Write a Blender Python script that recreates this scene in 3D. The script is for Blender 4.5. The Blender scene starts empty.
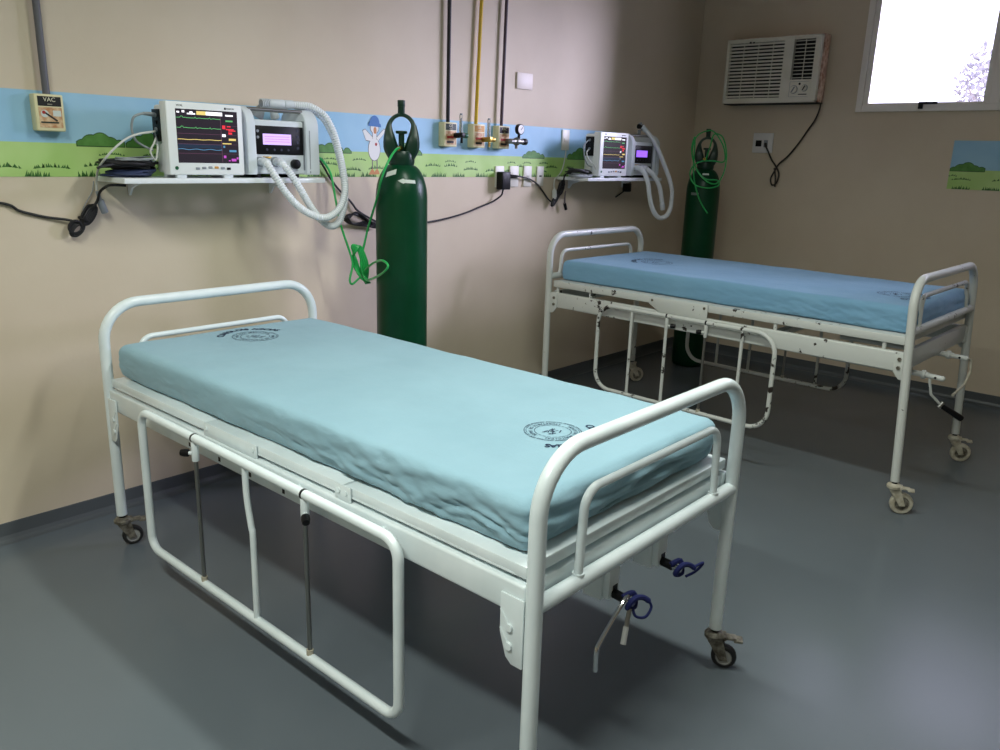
import bpy, bmesh, math, random
from math import pi, sin, cos, radians
from mathutils import Vector, Matrix, noise
random.seed(7)
SC = bpy.context.scene
COL = SC.collection
def srgb(r, g, b):
    f = lambda c: (c/255/12.92) if c/255 <= .04045 else ((c/255+.055)/1.055)**2.4
    return (f(r), f(g), f(b), 1)

# ------------------------------------------------------------------ materials
MATS = {}
def mat(name, col, rough=.5, metal=0., emit=None, estr=1., spec=.5, coat=0., trans=0., ior=1.45):
    m = bpy.data.materials.new(name); m.use_nodes = True
    b = m.node_tree.nodes['Principled BSDF']
    b.inputs['Base Color'].default_value = col
    b.inputs['Roughness'].default_value = rough
    b.inputs['Metallic'].default_value = metal
    b.inputs['Specular IOR Level'].default_value = spec
    b.inputs['Coat Weight'].default_value = coat
    b.inputs['IOR'].default_value = ior
    if trans: b.inputs['Transmission Weight'].default_value = trans
    if emit:
        b.inputs['Emission Color'].default_value = emit; b.inputs['Emission Strength'].default_value = estr
    MATS[name] = m
    return m
def nodes(m): return m.node_tree.nodes, m.node_tree.links, m.node_tree.nodes['Principled BSDF']
def add_noise(m, scale, detail=4, vec=None, rough=.55, dist=0.):
    N, L, b = nodes(m)
    tc = N.new('ShaderNodeTexCoord'); nz = N.new('ShaderNodeTexNoise')
    nz.inputs['Scale'].default_value = scale; nz.inputs['Detail'].default_value = detail
    nz.inputs['Roughness'].default_value = rough; nz.inputs['Distortion'].default_value = dist
    if vec:
        mp = N.new('ShaderNodeMapping'); mp.inputs['Scale'].default_value = vec
        L.new(tc.outputs['Object'], mp.inputs['Vector']); L.new(mp.outputs[0], nz.inputs['Vector'])
    else: L.new(tc.outputs['Object'], nz.inputs['Vector'])
    return nz
def ramp(m, src, stops):
    N, L, b = nodes(m); r = N.new('ShaderNodeValToRGB'); e = r.color_ramp.elements
    while len(e) < len(stops): e.new(.5)
    for k, (p, c) in enumerate(stops): e[k].position = p; e[k].color = c
    L.new(src, r.inputs['Fac']); return r.outputs['Color']
def bump(m, src, strength, distance=.01):
    N, L, b = nodes(m); bp = N.new('ShaderNodeBump')
    bp.inputs['Strength'].default_value = strength; bp.inputs['Distance'].default_value = distance
    L.new(src, bp.inputs['Height']); L.new(bp.outputs[0], b.inputs['Normal'])
def vary(m, c0, c1, scale, detail=4, vec=None, lo=.35, hi=.65):
    N, L, b = nodes(m); nz = add_noise(m, scale, detail, vec)
    L.new(ramp(m, nz.outputs['Fac'], [(lo, c0), (hi, c1)]), b.inputs['Base Color']); return nz

wall_m = mat('wall_paint', srgb(196, 181, 161), .6, spec=.3)
nz = vary(wall_m, srgb(208, 193, 170), srgb(217, 203, 181), 1.3, 5)
n2 = add_noise(wall_m, 60, 3); bump(wall_m, n2.outputs['Fac'], .08, .004)
ceil_m = mat('ceiling_paint', srgb(225, 222, 214), .8)
floor_m = mat('vinyl_floor', srgb(104, 109, 112), .33, spec=.45)
vary(floor_m, srgb(97, 105, 111), srgb(105, 113, 119), 1.7, 2, None, .2, .8)
n2 = add_noise(floor_m, 1.6, 1)
N, L, b = nodes(floor_m); mr = N.new('ShaderNodeMapRange'); mr.inputs['To Min'].default_value = .21; mr.inputs['To Max'].default_value = .26
L.new(n2.outputs['Fac'], mr.inputs['Value']); L.new(mr.outputs[0], b.inputs['Roughness'])
skirt_m = mat('vinyl_skirting', srgb(84, 89, 92), .4)
white_m = mat('white_enamel', srgb(222, 229, 226), .28, coat=.3)
vary(white_m, srgb(224, 235, 237), srgb(234, 243, 245), 8, 3)
chip_m = mat('chipped_white_enamel', srgb(208, 210, 204), .35, coat=.15)
N, L, b = nodes(chip_m); nz = add_noise(chip_m, 26, 5, rough=.62)
pn = add_noise(chip_m, 3.1, 2)
mx = N.new('ShaderNodeMath'); mx.operation = 'MULTIPLY_ADD'; mx.inputs[1].default_value = .55
L.new(pn.outputs['Fac'], mx.inputs[0]); L.new(nz.outputs['Fac'], mx.inputs[2])
L.new(ramp(chip_m, mx.outputs[0], [(.0, srgb(208, 211, 206)), (.955, srgb(208, 211, 206)), (.975, srgb(44, 36, 32))]), b.inputs['Base Color'])
chip2_m = chip_m.copy(); chip2_m.name = 'flaking_white_enamel'
for n_ in chip2_m.node_tree.nodes:
    if n_.type == 'VALTORGB':
        e = n_.color_ramp.elements; e[1].position = .865; e[2].position = .90
def cloth(name, c0, c1):
    m = mat(name, c0, .85, spec=.2); vary(m, c0, c1, 3.5, 5)
    n = add_noise(m, 9, 5, (1, .45, 1)); N, L, b = nodes(m)
    f = add_noise(m, 700, 2); ad = N.new('ShaderNodeMath'); ad.operation = 'MULTIPLY_ADD'; ad.inputs[1].default_value = .05
    L.new(f.outputs['Fac'], ad.inputs[0]); L.new(n.outputs['Fac'], ad.inputs[2])
    bump(m, ad.outputs[0], .5, .014)
    b.inputs['Sheen Weight'].default_value = .15
    return m
sheet1_m = cloth('teal_cotton_sheet', srgb(140, 175, 189), srgb(147, 182, 196))
sheet2_m = cloth('blue_cotton_sheet', srgb(116, 160, 190), srgb(124, 167, 196))
ink_m = mat('dark_blue_ink', srgb(24, 42, 72), .8)
steel_m = mat('brushed_steel', srgb(150, 150, 146), .38, 1.)
chrome_m = mat('chrome', srgb(205, 205, 205), .15, 1.)
dark_m = mat('black_plastic', srgb(15, 15, 17), .42, spec=.3)
rubber_m = mat('black_rubber', srgb(32, 32, 33), .6)
cable_m = mat('black_cable', srgb(24, 23, 25), .5)
navy_m = mat('navy_cable', srgb(42, 54, 86), .5)
greyc_m = mat('grey_cable', srgb(150, 156, 160), .5)
whitec_m = mat('white_cable', srgb(205, 206, 200), .5)
caster_m = mat('dirty_grey_metal', srgb(112, 108, 98), .5, .3); vary(caster_m, srgb(84, 78, 68), srgb(140, 136, 124), 60)
rim_m = mat('grey_rim', srgb(165, 166, 164), .5)
beige_m = mat('beige_rubber', srgb(190, 184, 166), .6); vary(beige_m, srgb(170, 162, 142), srgb(202, 197, 180), 40)
blue_m = mat('blue_cloth_tie', srgb(19, 28, 86), .8)
shelf_m = mat('white_laminate', srgb(238, 241, 245), .35)
plast_m = mat('white_plastic', srgb(226, 228, 224), .4); vary(plast_m, srgb(236, 239, 238), srgb(242, 244, 243), 5)
greyp_m = mat('pale_grey_plastic', srgb(218, 225, 230), .42)
greyd_m = mat('mid_grey_plastic', srgb(140, 146, 152), .45)
hose_m = mat('corrugated_white_hose', srgb(234, 238, 242), .4)
gcyl_m = mat('green_cylinder_enamel', srgb(4, 60, 34), .32, spec=.3); vary(gcyl_m, srgb(3, 56, 32), srgb(6, 64, 37), 5)
gcap_m = mat('dark_green_enamel', srgb(8, 48, 32), .35)
gtube_m = mat('green_pvc_tube', srgb(44, 176, 88), .3, coat=.3)
sticker_m = mat('white_sticker', srgb(205, 212, 204), .6)
box_m = mat('cream_plastic', srgb(224, 216, 172), .45)
label_blk_m = mat('black_label', srgb(26, 25, 22), .5)
label_yel_m = mat('yellow_label', srgb(206, 150, 70), .5)
label_bge_m = mat('printed_beige_label', srgb(208, 178, 138), .5); vary(label_bge_m, srgb(216, 190, 150), srgb(186, 132, 88), 55)
label_grn_m = mat('dark_green_label', srgb(34, 52, 40), .5)
label_pur_m = mat('dark_purple_label', srgb(58, 44, 56), .5)
ltext_m = mat('pale_lettering', srgb(220, 214, 186), .6)
dtext_m = mat('dark_lettering', srgb(40, 38, 36), .6)
red_m = mat('red_print', srgb(170, 50, 44), .6)
green_m = mat('green_fitting', srgb(20, 90, 56), .4)
brass_m = mat('worn_brass', srgb(190, 158, 84), .35, 1.)
yell_m = mat('yellow_pipe_paint', srgb(214, 178, 30), .4)
blackp_m = mat('black_pipe_paint', srgb(20, 20, 22), .4)
greypipe_m = mat('grey_pipe_paint', srgb(98, 98, 104), .4)
purp_m = mat('dark_purple_pipe_paint', srgb(70, 56, 66), .4)
clear_m = mat('clear_acrylic', (.95, .96, .96, 1), .05, trans=.9)
plate_m = mat('ivory_plate', srgb(222, 219, 206), .4)
plate2_m = mat('white_plate', srgb(226, 224, 222), .45)
ac_m = mat('cream_ac_plastic', srgb(204, 200, 184), .5); vary(ac_m, srgb(222, 218, 202), srgb(234, 230, 216), 7)
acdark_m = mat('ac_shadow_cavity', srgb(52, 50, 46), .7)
rust_m = mat('rusty_metal_edge', srgb(170, 112, 84), .7); vary(rust_m, srgb(186, 138, 114), srgb(240, 216, 198), 25)
winf_m = mat('window_aluminium', srgb(240, 234, 226), .45)
foliage_m = mat('pale_foliage', srgb(146, 144, 150), .8)
bark_m = mat('bark', srgb(150, 140, 140), .8)
ground_m = mat('outside_ground', srgb(170, 165, 150), .9)
# mural paints
sky_m = mat('mural_sky_blue', srgb(138, 186, 222), .55); vary(sky_m, srgb(146, 192, 220), srgb(160, 202, 226), 3.2, 3)
grass_m = mat('mural_grass_green', srgb(158, 198, 112), .55); vary(grass_m, srgb(162, 202, 108), srgb(186, 216, 138), 3.0, 3)
bush_m = mat('mural_bush_green', srgb(84, 138, 60), .55); vary(bush_m, srgb(76, 128, 52), srgb(94, 148, 70), 24, 3)
tuft_m = mat('mural_tuft_green', srgb(64, 112, 48), .55)
outl_m = mat('mural_outline_green', srgb(50, 92, 42), .55)
dwhite_m = mat('mural_white', srgb(228, 228, 224), .55)
dblue_m = mat('mural_hat_blue', srgb(52, 112, 176), .55)
dor_m = mat('mural_orange', srgb(200, 136, 84), .55)
dln_m = mat('mural_grey_line', srgb(110, 104, 104), .55)
# screens
def screen(name, col, s): return mat(name, (.01, .01, .012, 1), .25, emit=col, estr=s)
scr_bg = screen('monitor_screen', srgb(44, 36, 46), .85)
scr_g = screen('trace_green', srgb(96, 180, 110), 1.1)
scr_y = screen('trace_yellow', srgb(230, 206, 120), 1.2)
scr_c = screen('trace_cyan', srgb(90, 150, 190), 1.0)
scr_r = screen('trace_red', srgb(230, 50, 64), 1.3)
scr_m = screen('trace_magenta', srgb(190, 80, 190), 1.2)
scr_w = screen('trace_white', srgb(244, 244, 250), 1.6)
scr_d = screen('trace_dim', srgb(126, 84, 110), .8)
scr_b = screen('trace_dark_blue', srgb(34, 52, 74), .9)
lcd_m = screen('lcd_violet', srgb(208, 180, 255), 1.4)
lcd2_m = screen('lcd_deep_violet', srgb(150, 100, 255), 1.3)
lcdt_m = screen('lcd_text', srgb(214, 120, 214), 1.0)

glass_m = bpy.data.materials.new('window_glass'); glass_m.use_nodes = True
N = glass_m.node_tree.nodes; L = glass_m.node_tree.links; N.clear()
o = N.new('ShaderNodeOutputMaterial'); mxs = N.new('ShaderNodeMixShader'); t = N.new('ShaderNodeBsdfTransparent'); g = N.new('ShaderNodeBsdfGlossy')
g.inputs['Roughness'].default_value = .02; fr = N.new('ShaderNodeFresnel'); fr.inputs['IOR'].default_value = 1.3
L.new(fr.outputs[0], mxs.inputs[0]); L.new(t.outputs[0], mxs.inputs[1]); L.new(g.outputs[0], mxs.inputs[2]); L.new(mxs.outputs[0], o.inputs[0])

# ------------------------------------------------------------------ mesh helpers
class MB:
    """collects shapes (with material slots) and links them as ONE mesh object"""
    def __init__(s): s.bm = bmesh.new(); s.mats = []
    def mi(s, m):
        if m not in s.mats: s.mats.append(m)
        return s.mats.index(m)
    def merge(s, bm, m, M=None):
        k = s.mi(m)
        for f in bm.faces: f.material_index = k
        if M is not None: bm.transform(M)
        me = bpy.data.meshes.new('tmp'); bm.to_mesh(me); bm.free()
        s.bm.from_mesh(me); bpy.data.meshes.remove(me); return s
    def box(s, c, d, m, bev=0., rot=None, seg=2):
        bm = bmesh.new(); bmesh.ops.create_cube(bm, size=1)
        bm.transform(Matrix.Diagonal((d[0], d[1], d[2], 1)))
        if bev: bmesh.ops.bevel(bm, geom=bm.edges[:], offset=min(bev, min(d)*.45), segments=seg, profile=.5, affect='EDGES')
        M = Matrix.Translation(c)
        if rot is not None: M = M @ rot
        return s.merge(bm, m, M)
    def span(s, a, b, m, bev=0., seg=2):
        c = [(p+q)/2 for p, q in zip(a, b)]; d = [abs(q-p) for p, q in zip(a, b)]
        return s.box(c, d, m, bev, seg=seg)
    def rod(s, a, b, r, m, n=16, r2=None, bev=0.):
        a = Vector(a); b = Vector(b); d = b-a; h = d.length; bm = bmesh.new()
        bmesh.ops.create_cone(bm, cap_ends=True, segments=n, radius1=r, radius2=r if r2 is None else r2, depth=h)
        if bev:
            es = [e for e in bm.edges if abs(abs(e.verts[0].co.z)-h/2) < 1e-6 and abs(abs(e.verts[1].co.z)-h/2) < 1e-6]
            bmesh.ops.bevel(bm, geom=es, offset=bev, segments=2, profile=.5, affect='EDGES')
        M = Matrix.Translation((a+b)/2) @ Vector((0, 0, 1)).rotation_difference(d.normalized()).to_matrix().to_4x4()
        return s.merge(bm, m, M)
    def ball(s, c, r, m, n=12, sc=(1, 1, 1)):
        bm = bmesh.new(); bmesh.ops.create_uvsphere(bm, u_segments=n, v_segments=max(6, n//2+2), radius=r)
        return s.merge(bm, m, Matrix.Translation(c) @ Matrix.Diagonal((sc[0], sc[1], sc[2], 1)))
    def lathe(s, prof, m, n=32, M=None, cap=True):
        bm = bmesh.new(); rings = []
        for r, z in prof:
            rings.append([bm.verts.new((r*cos(2*pi*k/n), r*sin(2*pi*k/n), z)) for k in range(n)])
        for a, b in zip(rings, rings[1:]):
            for k in range(n): bm.faces.new((a[k], a[(k+1) % n], b[(k+1) % n], b[k]))
        if cap: bm.faces.new(list(reversed(rings[0]))); bm.faces.new(rings[-1])
        return s.merge(bm, m, M)
    def tube(s, pts, r, m, n=12, closed=False, wave=0., pitch=.01):
        pts = [Vector(p) for p in pts]; bm = bmesh.new()
        if wave:
            pts = resample(pts, pitch/4)
        K = len(pts); T = []
        for i in range(K):
            a = pts[i-1] if (i > 0 or closed) else pts[i]; b = pts[(i+1) % K] if (i < K-1 or closed) else pts[i]
            T.append((b-a).normalized())
        up = Vector((0, 0, 1)) if abs(T[0].z) < .9 else Vector((1, 0, 0))
        nrm = (up - T[0]*up.dot(T[0])).normalized(); rings = []
        for i in range(K):
            if i: nrm = (nrm - T[i]*nrm.dot(T[i])).normalized()
            bi = T[i].cross(nrm); rr = r(i/(K-1)) if callable(r) else r
            if wave: rr += wave*sin(i*pi/2)
            rings.append([bm.verts.new(pts[i]+(nrm*cos(2*pi*k/n)+bi*sin(2*pi*k/n))*rr) for k in range(n)])
        pr = list(zip(rings, rings[1:])) + ([(rings[-1], rings[0])] if closed else [])
        for a, b in pr:
            for k in range(n): bm.faces.new((a[k], a[(k+1) % n], b[(k+1) % n], b[k]))
        if not closed: bm.faces.new(list(reversed(rings[0]))); bm.faces.new(rings[-1])
        return s.merge(bm, m)
    def prism(s, poly, ax, a, b, m, bev=0.):
        """polygon in the plane square to axis ax, run from a to b along it"""
        bm = bmesh.new()
        def P(u, v, w): return [(w, u, v), (u, w, v), (u, v, w)][ax]
        lo = [bm.verts.new(P(u, v, a)) for u, v in poly]; hi = [bm.verts.new(P(u, v, b)) for u, v in poly]; n = len(poly)
        bm.faces.new(lo); bm.faces.new(list(reversed(hi)))
        for k in range(n): bm.faces.new((lo[k], hi[k], hi[(k+1) % n], lo[(k+1) % n]))
        bmesh.ops.recalc_face_normals(bm, faces=bm.faces[:])
        if bev: bmesh.ops.bevel(bm, geom=bm.edges[:], offset=bev, segments=2, profile=.5, affect='EDGES')
        return s.merge(bm, m)
    def text(s, txt, size, M, m, ext=.0004, align='CENTER', bold=0.):
        cu = bpy.data.curves.new('t', 'FONT'); cu.body = txt; cu.size = size; cu.extrude = ext; cu.align_x = align; cu.align_y = 'CENTER'; cu.resolution_u = 3; cu.offset = bold
        ob = bpy.data.objects.new('t', cu); COL.objects.link(ob)
        dg = bpy.context.evaluated_depsgraph_get(); dg.update()
        me = bpy.data.meshes.new_from_object(ob.evaluated_get(dg)); bm = bmesh.new(); bm.from_mesh(me)
        bpy.data.objects.remove(ob); bpy.data.curves.remove(cu); bpy.data.meshes.remove(me)
        return s.merge(bm, m, M)
    def build(s, name, parent=None, ang=35, flat=False):
        me = bpy.data.meshes.new(name); s.bm.to_mesh(me); s.bm.free()
        for m in s.mats: me.materials.append(m)
        if not flat:
            me.shade_smooth(); me.set_sharp_from_angle(angle=radians(ang))
        o = bpy.data.objects.new(name, me); COL.objects.link(o)
        if parent is not None: o.parent = parent
        return o
def resample(pts, step):
    out = [pts[0].copy()]; acc = 0.; prev = pts[0]
    for p in pts[1:]:
        d = (p-prev).length
        while d > 1e-9 and acc + d >= step:
            t = (step-acc)/d; prev = prev.lerp(p, t); out.append(prev.copy()); d = (p-prev).length; acc = 0.
        acc += d; prev = p
    return out
def smooth(pts, k=8, closed=False):
    P = [Vector(p) for p in pts]; n = len(P); out = []
    for i in range(n if closed else n-1):
        g = lambda j: P[j % n] if closed else P[min(max(j, 0), n-1)]
        a, b, c, d = g(i-1), g(i), g(i+1), g(i+2)
        for j in range(k):
            t = j/k; out.append(.5*((2*b)+(c-a)*t+(2*a-5*b+4*c-d)*t*t+(3*b-a-3*c+d)*t**3))
    if not closed: out.append(P[-1])
    return out
def fillet(pts, rad, n=8, closed=False):
    """polyline with rounded corners"""
    P = [Vector(p) for p in pts]; K = len(P); out = []
    for i in range(K):
        if not closed and i in (0, K-1): out.append(P[i]); continue
        a, b, c = P[i-1], P[i], P[(i+1) % K]
        r = rad[i] if isinstance(rad, (list, tuple)) else rad
        u = (a-b).normalized(); v = (c-b).normalized(); th = u.angle(v)
        d = min(r/math.tan(th/2), (a-b).length*.49, (c-b).length*.49); r = d*math.tan(th/2)
        cen = b + (u+v).normalized()*(r/sin(th/2)); s0 = b+u*d-cen; s1 = b+v*d-cen
        om = s0.angle(s1)
        for j in range(n+1):
            t = j/n; out.append(cen + (s0*sin((1-t)*om)+s1*sin(t*om))/sin(om))
    return out
def tag(o, label=None, cat=None, group=None, kind=None):
    if label: o['label'] = label
    if cat: o['category'] = cat
    if group: o['group'] = group
    if kind: o['kind'] = kind
    return o
def empty(name, loc, rz=0.):
    o = bpy.data.objects.new(name, None); COL.objects.link(o); o.location = loc; o.rotation_euler = (0, 0, rz); o.empty_display_size = .05; return o
def struct(name, mb): return tag(mb.build(name, flat=True), kind='structure')
def cable(name, pts, r, m, label, cat='cable', k=8, n=8, extra=None):
    mb = MB(); mb.tube(smooth(pts, k), r, m, n)
    if extra: extra(mb)
    return tag(mb.build(name), label, cat)

# ------------------------------------------------------------------ room shell (x along the shelf wall, y away into it, corner at the origin)
RX, RY, RZ = -8.2, -6.2, 2.9
WY0, WY1, WZ0, WZ1 = -1.222, -3.67, 1.852, 2.70      # the window opening in the right wall
m = MB(); m.span((RX-.15, RY-.15, -.1), (.15, .15, 0), floor_m); struct('floor', m)
m = MB(); m.span((RX-.15, RY-.15, RZ), (.15, .15, RZ+.1), ceil_m); struct('ceiling', m)
m = MB(); m.span((RX-.15, 0, 0), (.15, .15, RZ), wall_m); struct('wall_back', m)
m = MB()
m.span((0, RY, 0), (.15, 0, WZ0), wall_m); m.span((0, RY, WZ1), (.15, 0, RZ), wall_m)
m.span((0, WY0, WZ0), (.15, 0, WZ1), wall_m); m.span((0, RY, WZ0), (.15, WY1, WZ1), wall_m)
struct('wall_right', m)
m = MB(); m.span((RX-.15, RY, 0), (RX, 0, RZ), wall_m); struct('wall_left', m)
m = MB(); m.span((RX-.15, RY-.15, 0), (.15, RY, RZ), wall_m); struct('wall_front', m)
def skirting(name, poly_ax, a, b, flip):
    m = MB(); prof = [(0, 0), (-.035, 0), (-.022, .004), (-.012, .012), (-.006, .025), (-.004, .074), (0, .076)]
    m.prism([(p[0]*flip, p[1]) for p in prof], poly_ax, a, b, skirt_m); struct(name, m)
skirting('baseboard_back', 0, RX, 0, 1)
# profile for axis 1 lies in x,z
skirting('baseboard_right', 1, RY, -.0, 1)

# window: aluminium frame, three sashes, latch
wx0, wx1 = -.018, .05
m = MB(); f = .042
m.span((wx0, WY0-.0405, WZ0), (wx1, WY1+.0405, WZ0+f), winf_m, .003); m.span((wx0, WY0-.0405, WZ1-f), (wx1, WY1+.0405, WZ1), winf_m, .003)
m.span((wx0, WY0, WZ0), (wx1, WY0-.04, WZ1), winf_m, .003); m.span((wx0, WY1+.04, WZ0), (wx1, WY1, WZ1), winf_m, .003)
nS = 3; sw = (WY1+.04-(WY0-.04))/nS
for k in (1, 2): m.span((wx0, WY0-.04+sw*k+.028, WZ0+f+.0005), (wx1, WY0-.04+sw*k-.028, WZ1-f-.0005), winf_m, .003)
win = struct('window_1', m)
for k in range(nS):
    a = WY0-.0405+sw*k-(.0 if k == 0 else .0285); b_ = WY0-.0395+sw*(k+1)+(.0 if k == nS-1 else .0285)
    z0, z1 = WZ0+f, WZ1-f; m = MB(); q = .035
    z0 += .001
    m.span((-.006, a, z0), (.03, a-q, z1), winf_m, .003); m.span((-.006, b_+q, z0), (.03, b_, z1), winf_m, .003)
    m.span((-.0055, a-q-.0005, z0), (.0295, b_+q+.0005, z0+.012), winf_m, .002); m.span((-.0055, a-q-.0005, z1-q), (.0295, b_+q+.0005, z1), winf_m, .003)
    sash = m.build('window_sash', win)
    m = MB(); m.span((.010, a-q+.004, z0+.008), (.014, b_+q-.004, z1-q+.004), glass_m); m.build('window_pane', sash, flat=True)
    m = MB(); yc = (a+b_)/2+.0
    m.span((-.034, yc+.02, z0-.03), (-.0185, yc-.008, z0+.008), dark_m, .003); m.span((-.038, yc+.02, z0-.002), (-.026, yc-.095, z0+.014), dark_m, .004)
    m.build('window_latch', sash)

# tree beyond the window, ground outside
m = MB(); m.span((.6, -14, -.4), (16, 8, -.3), ground_m); struct('ground', m)
TX, TY = 7.0, -.62
t = empty('tree', (TX, TY, -.3)); tag(t, 'pale leafy tree outside, seen through the bright window', 'tree')
m = MB(); m.tube(smooth([(0, -.1, 0), (.05, -.1, 1.2), (-.05, -.05, 2.1), (.05, -.1, 2.8)]), lambda q: .12-.08*q, bark_m, 10)
for a in range(6): m.tube(smooth([(0, -.05, 2.0+.1*a), (.25*cos(a*1.1), .2*sin(a*1.1), 2.4+.1*a), (.4*cos(a*1.1), .4*sin(a*1.1), 2.7+.08*a)]), lambda q: .03-.02*q, bark_m, 6)
m.build('trunk', t)
m = MB(); bm = bmesh.new(); rr = random.Random(3)
for k in range(1000):
    while True:
        p = Vector((rr.uniform(-1, 1), rr.uniform(-1, 1), rr.uniform(-1, 1)))
        if p.length < 1 and noise.noise(p*2.3) > -.12: break
    c = Vector((p.x*.7, p.y*.55, 2.92+p.z*.55)); q = Matrix.Rotation(rr.uniform(0, 6.28), 3, Vector((rr.gauss(0, 1), rr.gauss(0, 1), rr.gauss(0, 1))).normalized())
    w = rr.uniform(.022, .042); vs = [bm.verts.new(c+q @ Vector(v)) for v in ((-w*1.7, 0, 0), (0, -w*.7, .01), (w*1.7, 0, 0), (0, w*.7, .01))]
    bm.faces.new(vs)
m.merge(bm, foliage_m); tag(m.build('foliage', t, flat=True), kind='stuff')

# ------------------------------------------------------------------ painted border on the walls
def mural(name, M, u0, u1, z0, z1, zg, bushes, tufts, duck=None):
    """flat painted vinyl strip; M maps (along, up, out) to the wall"""
    m = MB(); lay = [0]
    def poly(pts, mt, d):
        bm = bmesh.new(); vs = [bm.verts.new((p[0], p[1], d)) for p in pts]; f = bm.faces.new(vs)
        bmesh.ops.triangulate(bm, faces=[f]); m.merge(bm, mt, M)
    def rect(a, b, c, d_, mt, d): poly([(a, c), (b, c), (b, d_), (a, d_)], mt, d)
    m.merge_box = None
    bm = bmesh.new(); bmesh.ops.create_cube(bm, size=1); bm.transform(Matrix.Translation(((u0+u1)/2, (z0+z1)/2, .0008)) @ Matrix.Diagonal((u1-u0, z1-z0, .0014, 1))); m.merge(bm, sky_m, M)
    rect(u0, u1, z0, zg, grass_m, .0018)
    for (a, b, h) in bushes:
        def crown(g):
            n = 48; rl = random.Random(int(abs(a)*1000)); W_ = b-a; lob = []; c_ = a+W_*.10
            for q in range(5):
                r_ = h*([.42, .72, .98, .66, .46][q])*rl.uniform(.85, 1.1); lob.append((a+W_*(.10+.2*q), min(r_, W_*.24), r_))
            pts = [(a-g, zg-.008-g)]
            for k in range(n+1):
                x = a+W_*k/n; e = max([hh*math.sqrt(max(0, 1-((x-c)/rr_)**2)) for c, rr_, hh in lob]+[h*.10])
                pts.append((x+(g if k == n else -g if k == 0 else 0), zg-.008+e+g))
            pts.append((b+g, zg-.008-g)); return pts
        poly(crown(.003), outl_m, .0020); poly(crown(-.001), bush_m, .0023)
    rt = random.Random(int(abs(u0)*100))
    for (c, zz, w, h) in tufts:
        n = max(5, int(w/.0075))
        for k in range(n):
            x = c+(k/(n-1)-.5)*w+rt.uniform(-.003, .003); hh = h*rt.uniform(.6, 1.1)*(1-.5*abs(k/(n-1)-.5)); lean = rt.uniform(-.008, .008)
            arch = .005*(1-(2*(k/(n-1))-1)**2) if h < .02 else 0
            poly([(x-.0052, zz+arch-.003), (x+.0052, zz+arch-.003), (x+lean, zz+arch+hh)], tuft_m, .0021)
    if duck:
        cx = duck
        E = lambda x, y, a, b, r=0., n=20: [(x+a*cos(2*pi*k/n)*cos(r)-b*sin(2*pi*k/n)*sin(r), y+a*cos(2*pi*k/n)*sin(r)+b*sin(2*pi*k/n)*cos(r)) for k in range(n)]
        for g, mt, d in ((.003, dln_m, .0025), (0, dwhite_m, .0028)):
            poly([(cx-.075-g, 1.592+g), (cx-.06, 1.60+g), (cx-.012, 1.562+g), (cx-.02, 1.545-g), (cx-.055, 1.548-g)], mt, d)
            poly([(cx+.075+g, 1.597+g), (cx+.02, 1.545-g), (cx+.012, 1.562+g), (cx+.06, 1.605+g)], mt, d+.0001)
            poly(E(cx-.003, 1.505, .037+g, .054+g), mt, d+.0002)
            poly([(cx-.011-g, 1.54), (cx+.011+g, 1.54), (cx+.013+g, 1.60), (cx-.013-g, 1.60)], mt, d+.0003)
            poly(E(cx, 1.606, .026+g, .021+g), mt, d+.0004)
        poly(E(cx+.002, 1.597, .010, .017), dor_m, .0034)
        hat = [(cx-.040, 1.617), (cx+.042, 1.613), (cx+.040, 1.627), (cx+.031, 1.632)]+[(cx+.031*cos(pi*k/10), 1.632+.036*sin(pi*k/10)) for k in range(1, 10)]+[(cx-.031, 1.632), (cx-.041, 1.630)]
        poly(hat, dblue_m, .0036)
        poly(E(cx+.008, 1.530, .007, .008), red_m, .0037)
        for sx in (-.016, .014):
            poly([(cx+sx-.003, 1.455), (cx+sx+.003, 1.455), (cx+sx+.003, 1.405), (cx+sx-.003, 1.405)], dln_m, .0026)
            poly([(cx+sx-.024, 1.382), (cx+sx+.016, 1.384), (cx+sx+.012, 1.398), (cx+sx, 1.412), (cx+sx-.012, 1.402)], dor_m, .0027)
    return m.build(name, flat=True)
MBACK = Matrix(((1, 0, 0, 0), (0, 0, -1, 0), (0, 1, 0, 0), (0, 0, 0, 1)))       # along +x, up z, out -y
MRIGHT = Matrix(((0, 0, -1, 0), (-1, 0, 0, 0), (0, 1, 0, 0), (0, 0, 0, 1)))      # along -y, up z, out -x
tf = []; rt = random.Random(5); x = -7.6
while x < -1.15:
    tf.append((x, 1.374, rt.uniform(.05, .11), .026)); tf.append((x+rt.uniform(.02, .1), rt.choice([1.402, 1.428, 1.41]), rt.uniform(.07, .12), .015)); 
    if rt.random() < .5: tf.append((x+.09, 1.452, rt.uniform(.05, .09), .008))
    x += rt.uniform(.13, .2)
o = mural('mural_border', MBACK, -7.7, -1.08, 1.3705, 1.6715, 1.492,
      [(-7.2, -6.9, .06), (-6.3, -6.0, .06), (-5.5, -5.25, .055), (-4.655, -4.478, .056), (-4.470, -4.29, .056), (-3.62, -3.37, .05), (-3.14, -2.9, .052), (-2.07, -1.86, .05), (-1.62, -1.35, .07)], tf, -3.222)
tag(o, 'long painted strip of blue sky and green meadow running behind both shelves', 'wall border', None)
o = mural('mural_border', MRIGHT, 1.865, 4.6, 1.3705, 1.6715, 1.492, [(1.868, 2.065, .056), (2.5, 2.8, .06), (3.5, 3.8, .06)],
          [(1.945+.17*k, 1.374, .09, .024) for k in range(12)]+[(1.94+.23*k, 1.43, .1, .012) for k in range(10)]+[(1.89, 1.452, .04, .010)])
tag(o, 'short painted strip of sky and meadow on the wall under the window', 'wall border', None)

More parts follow.
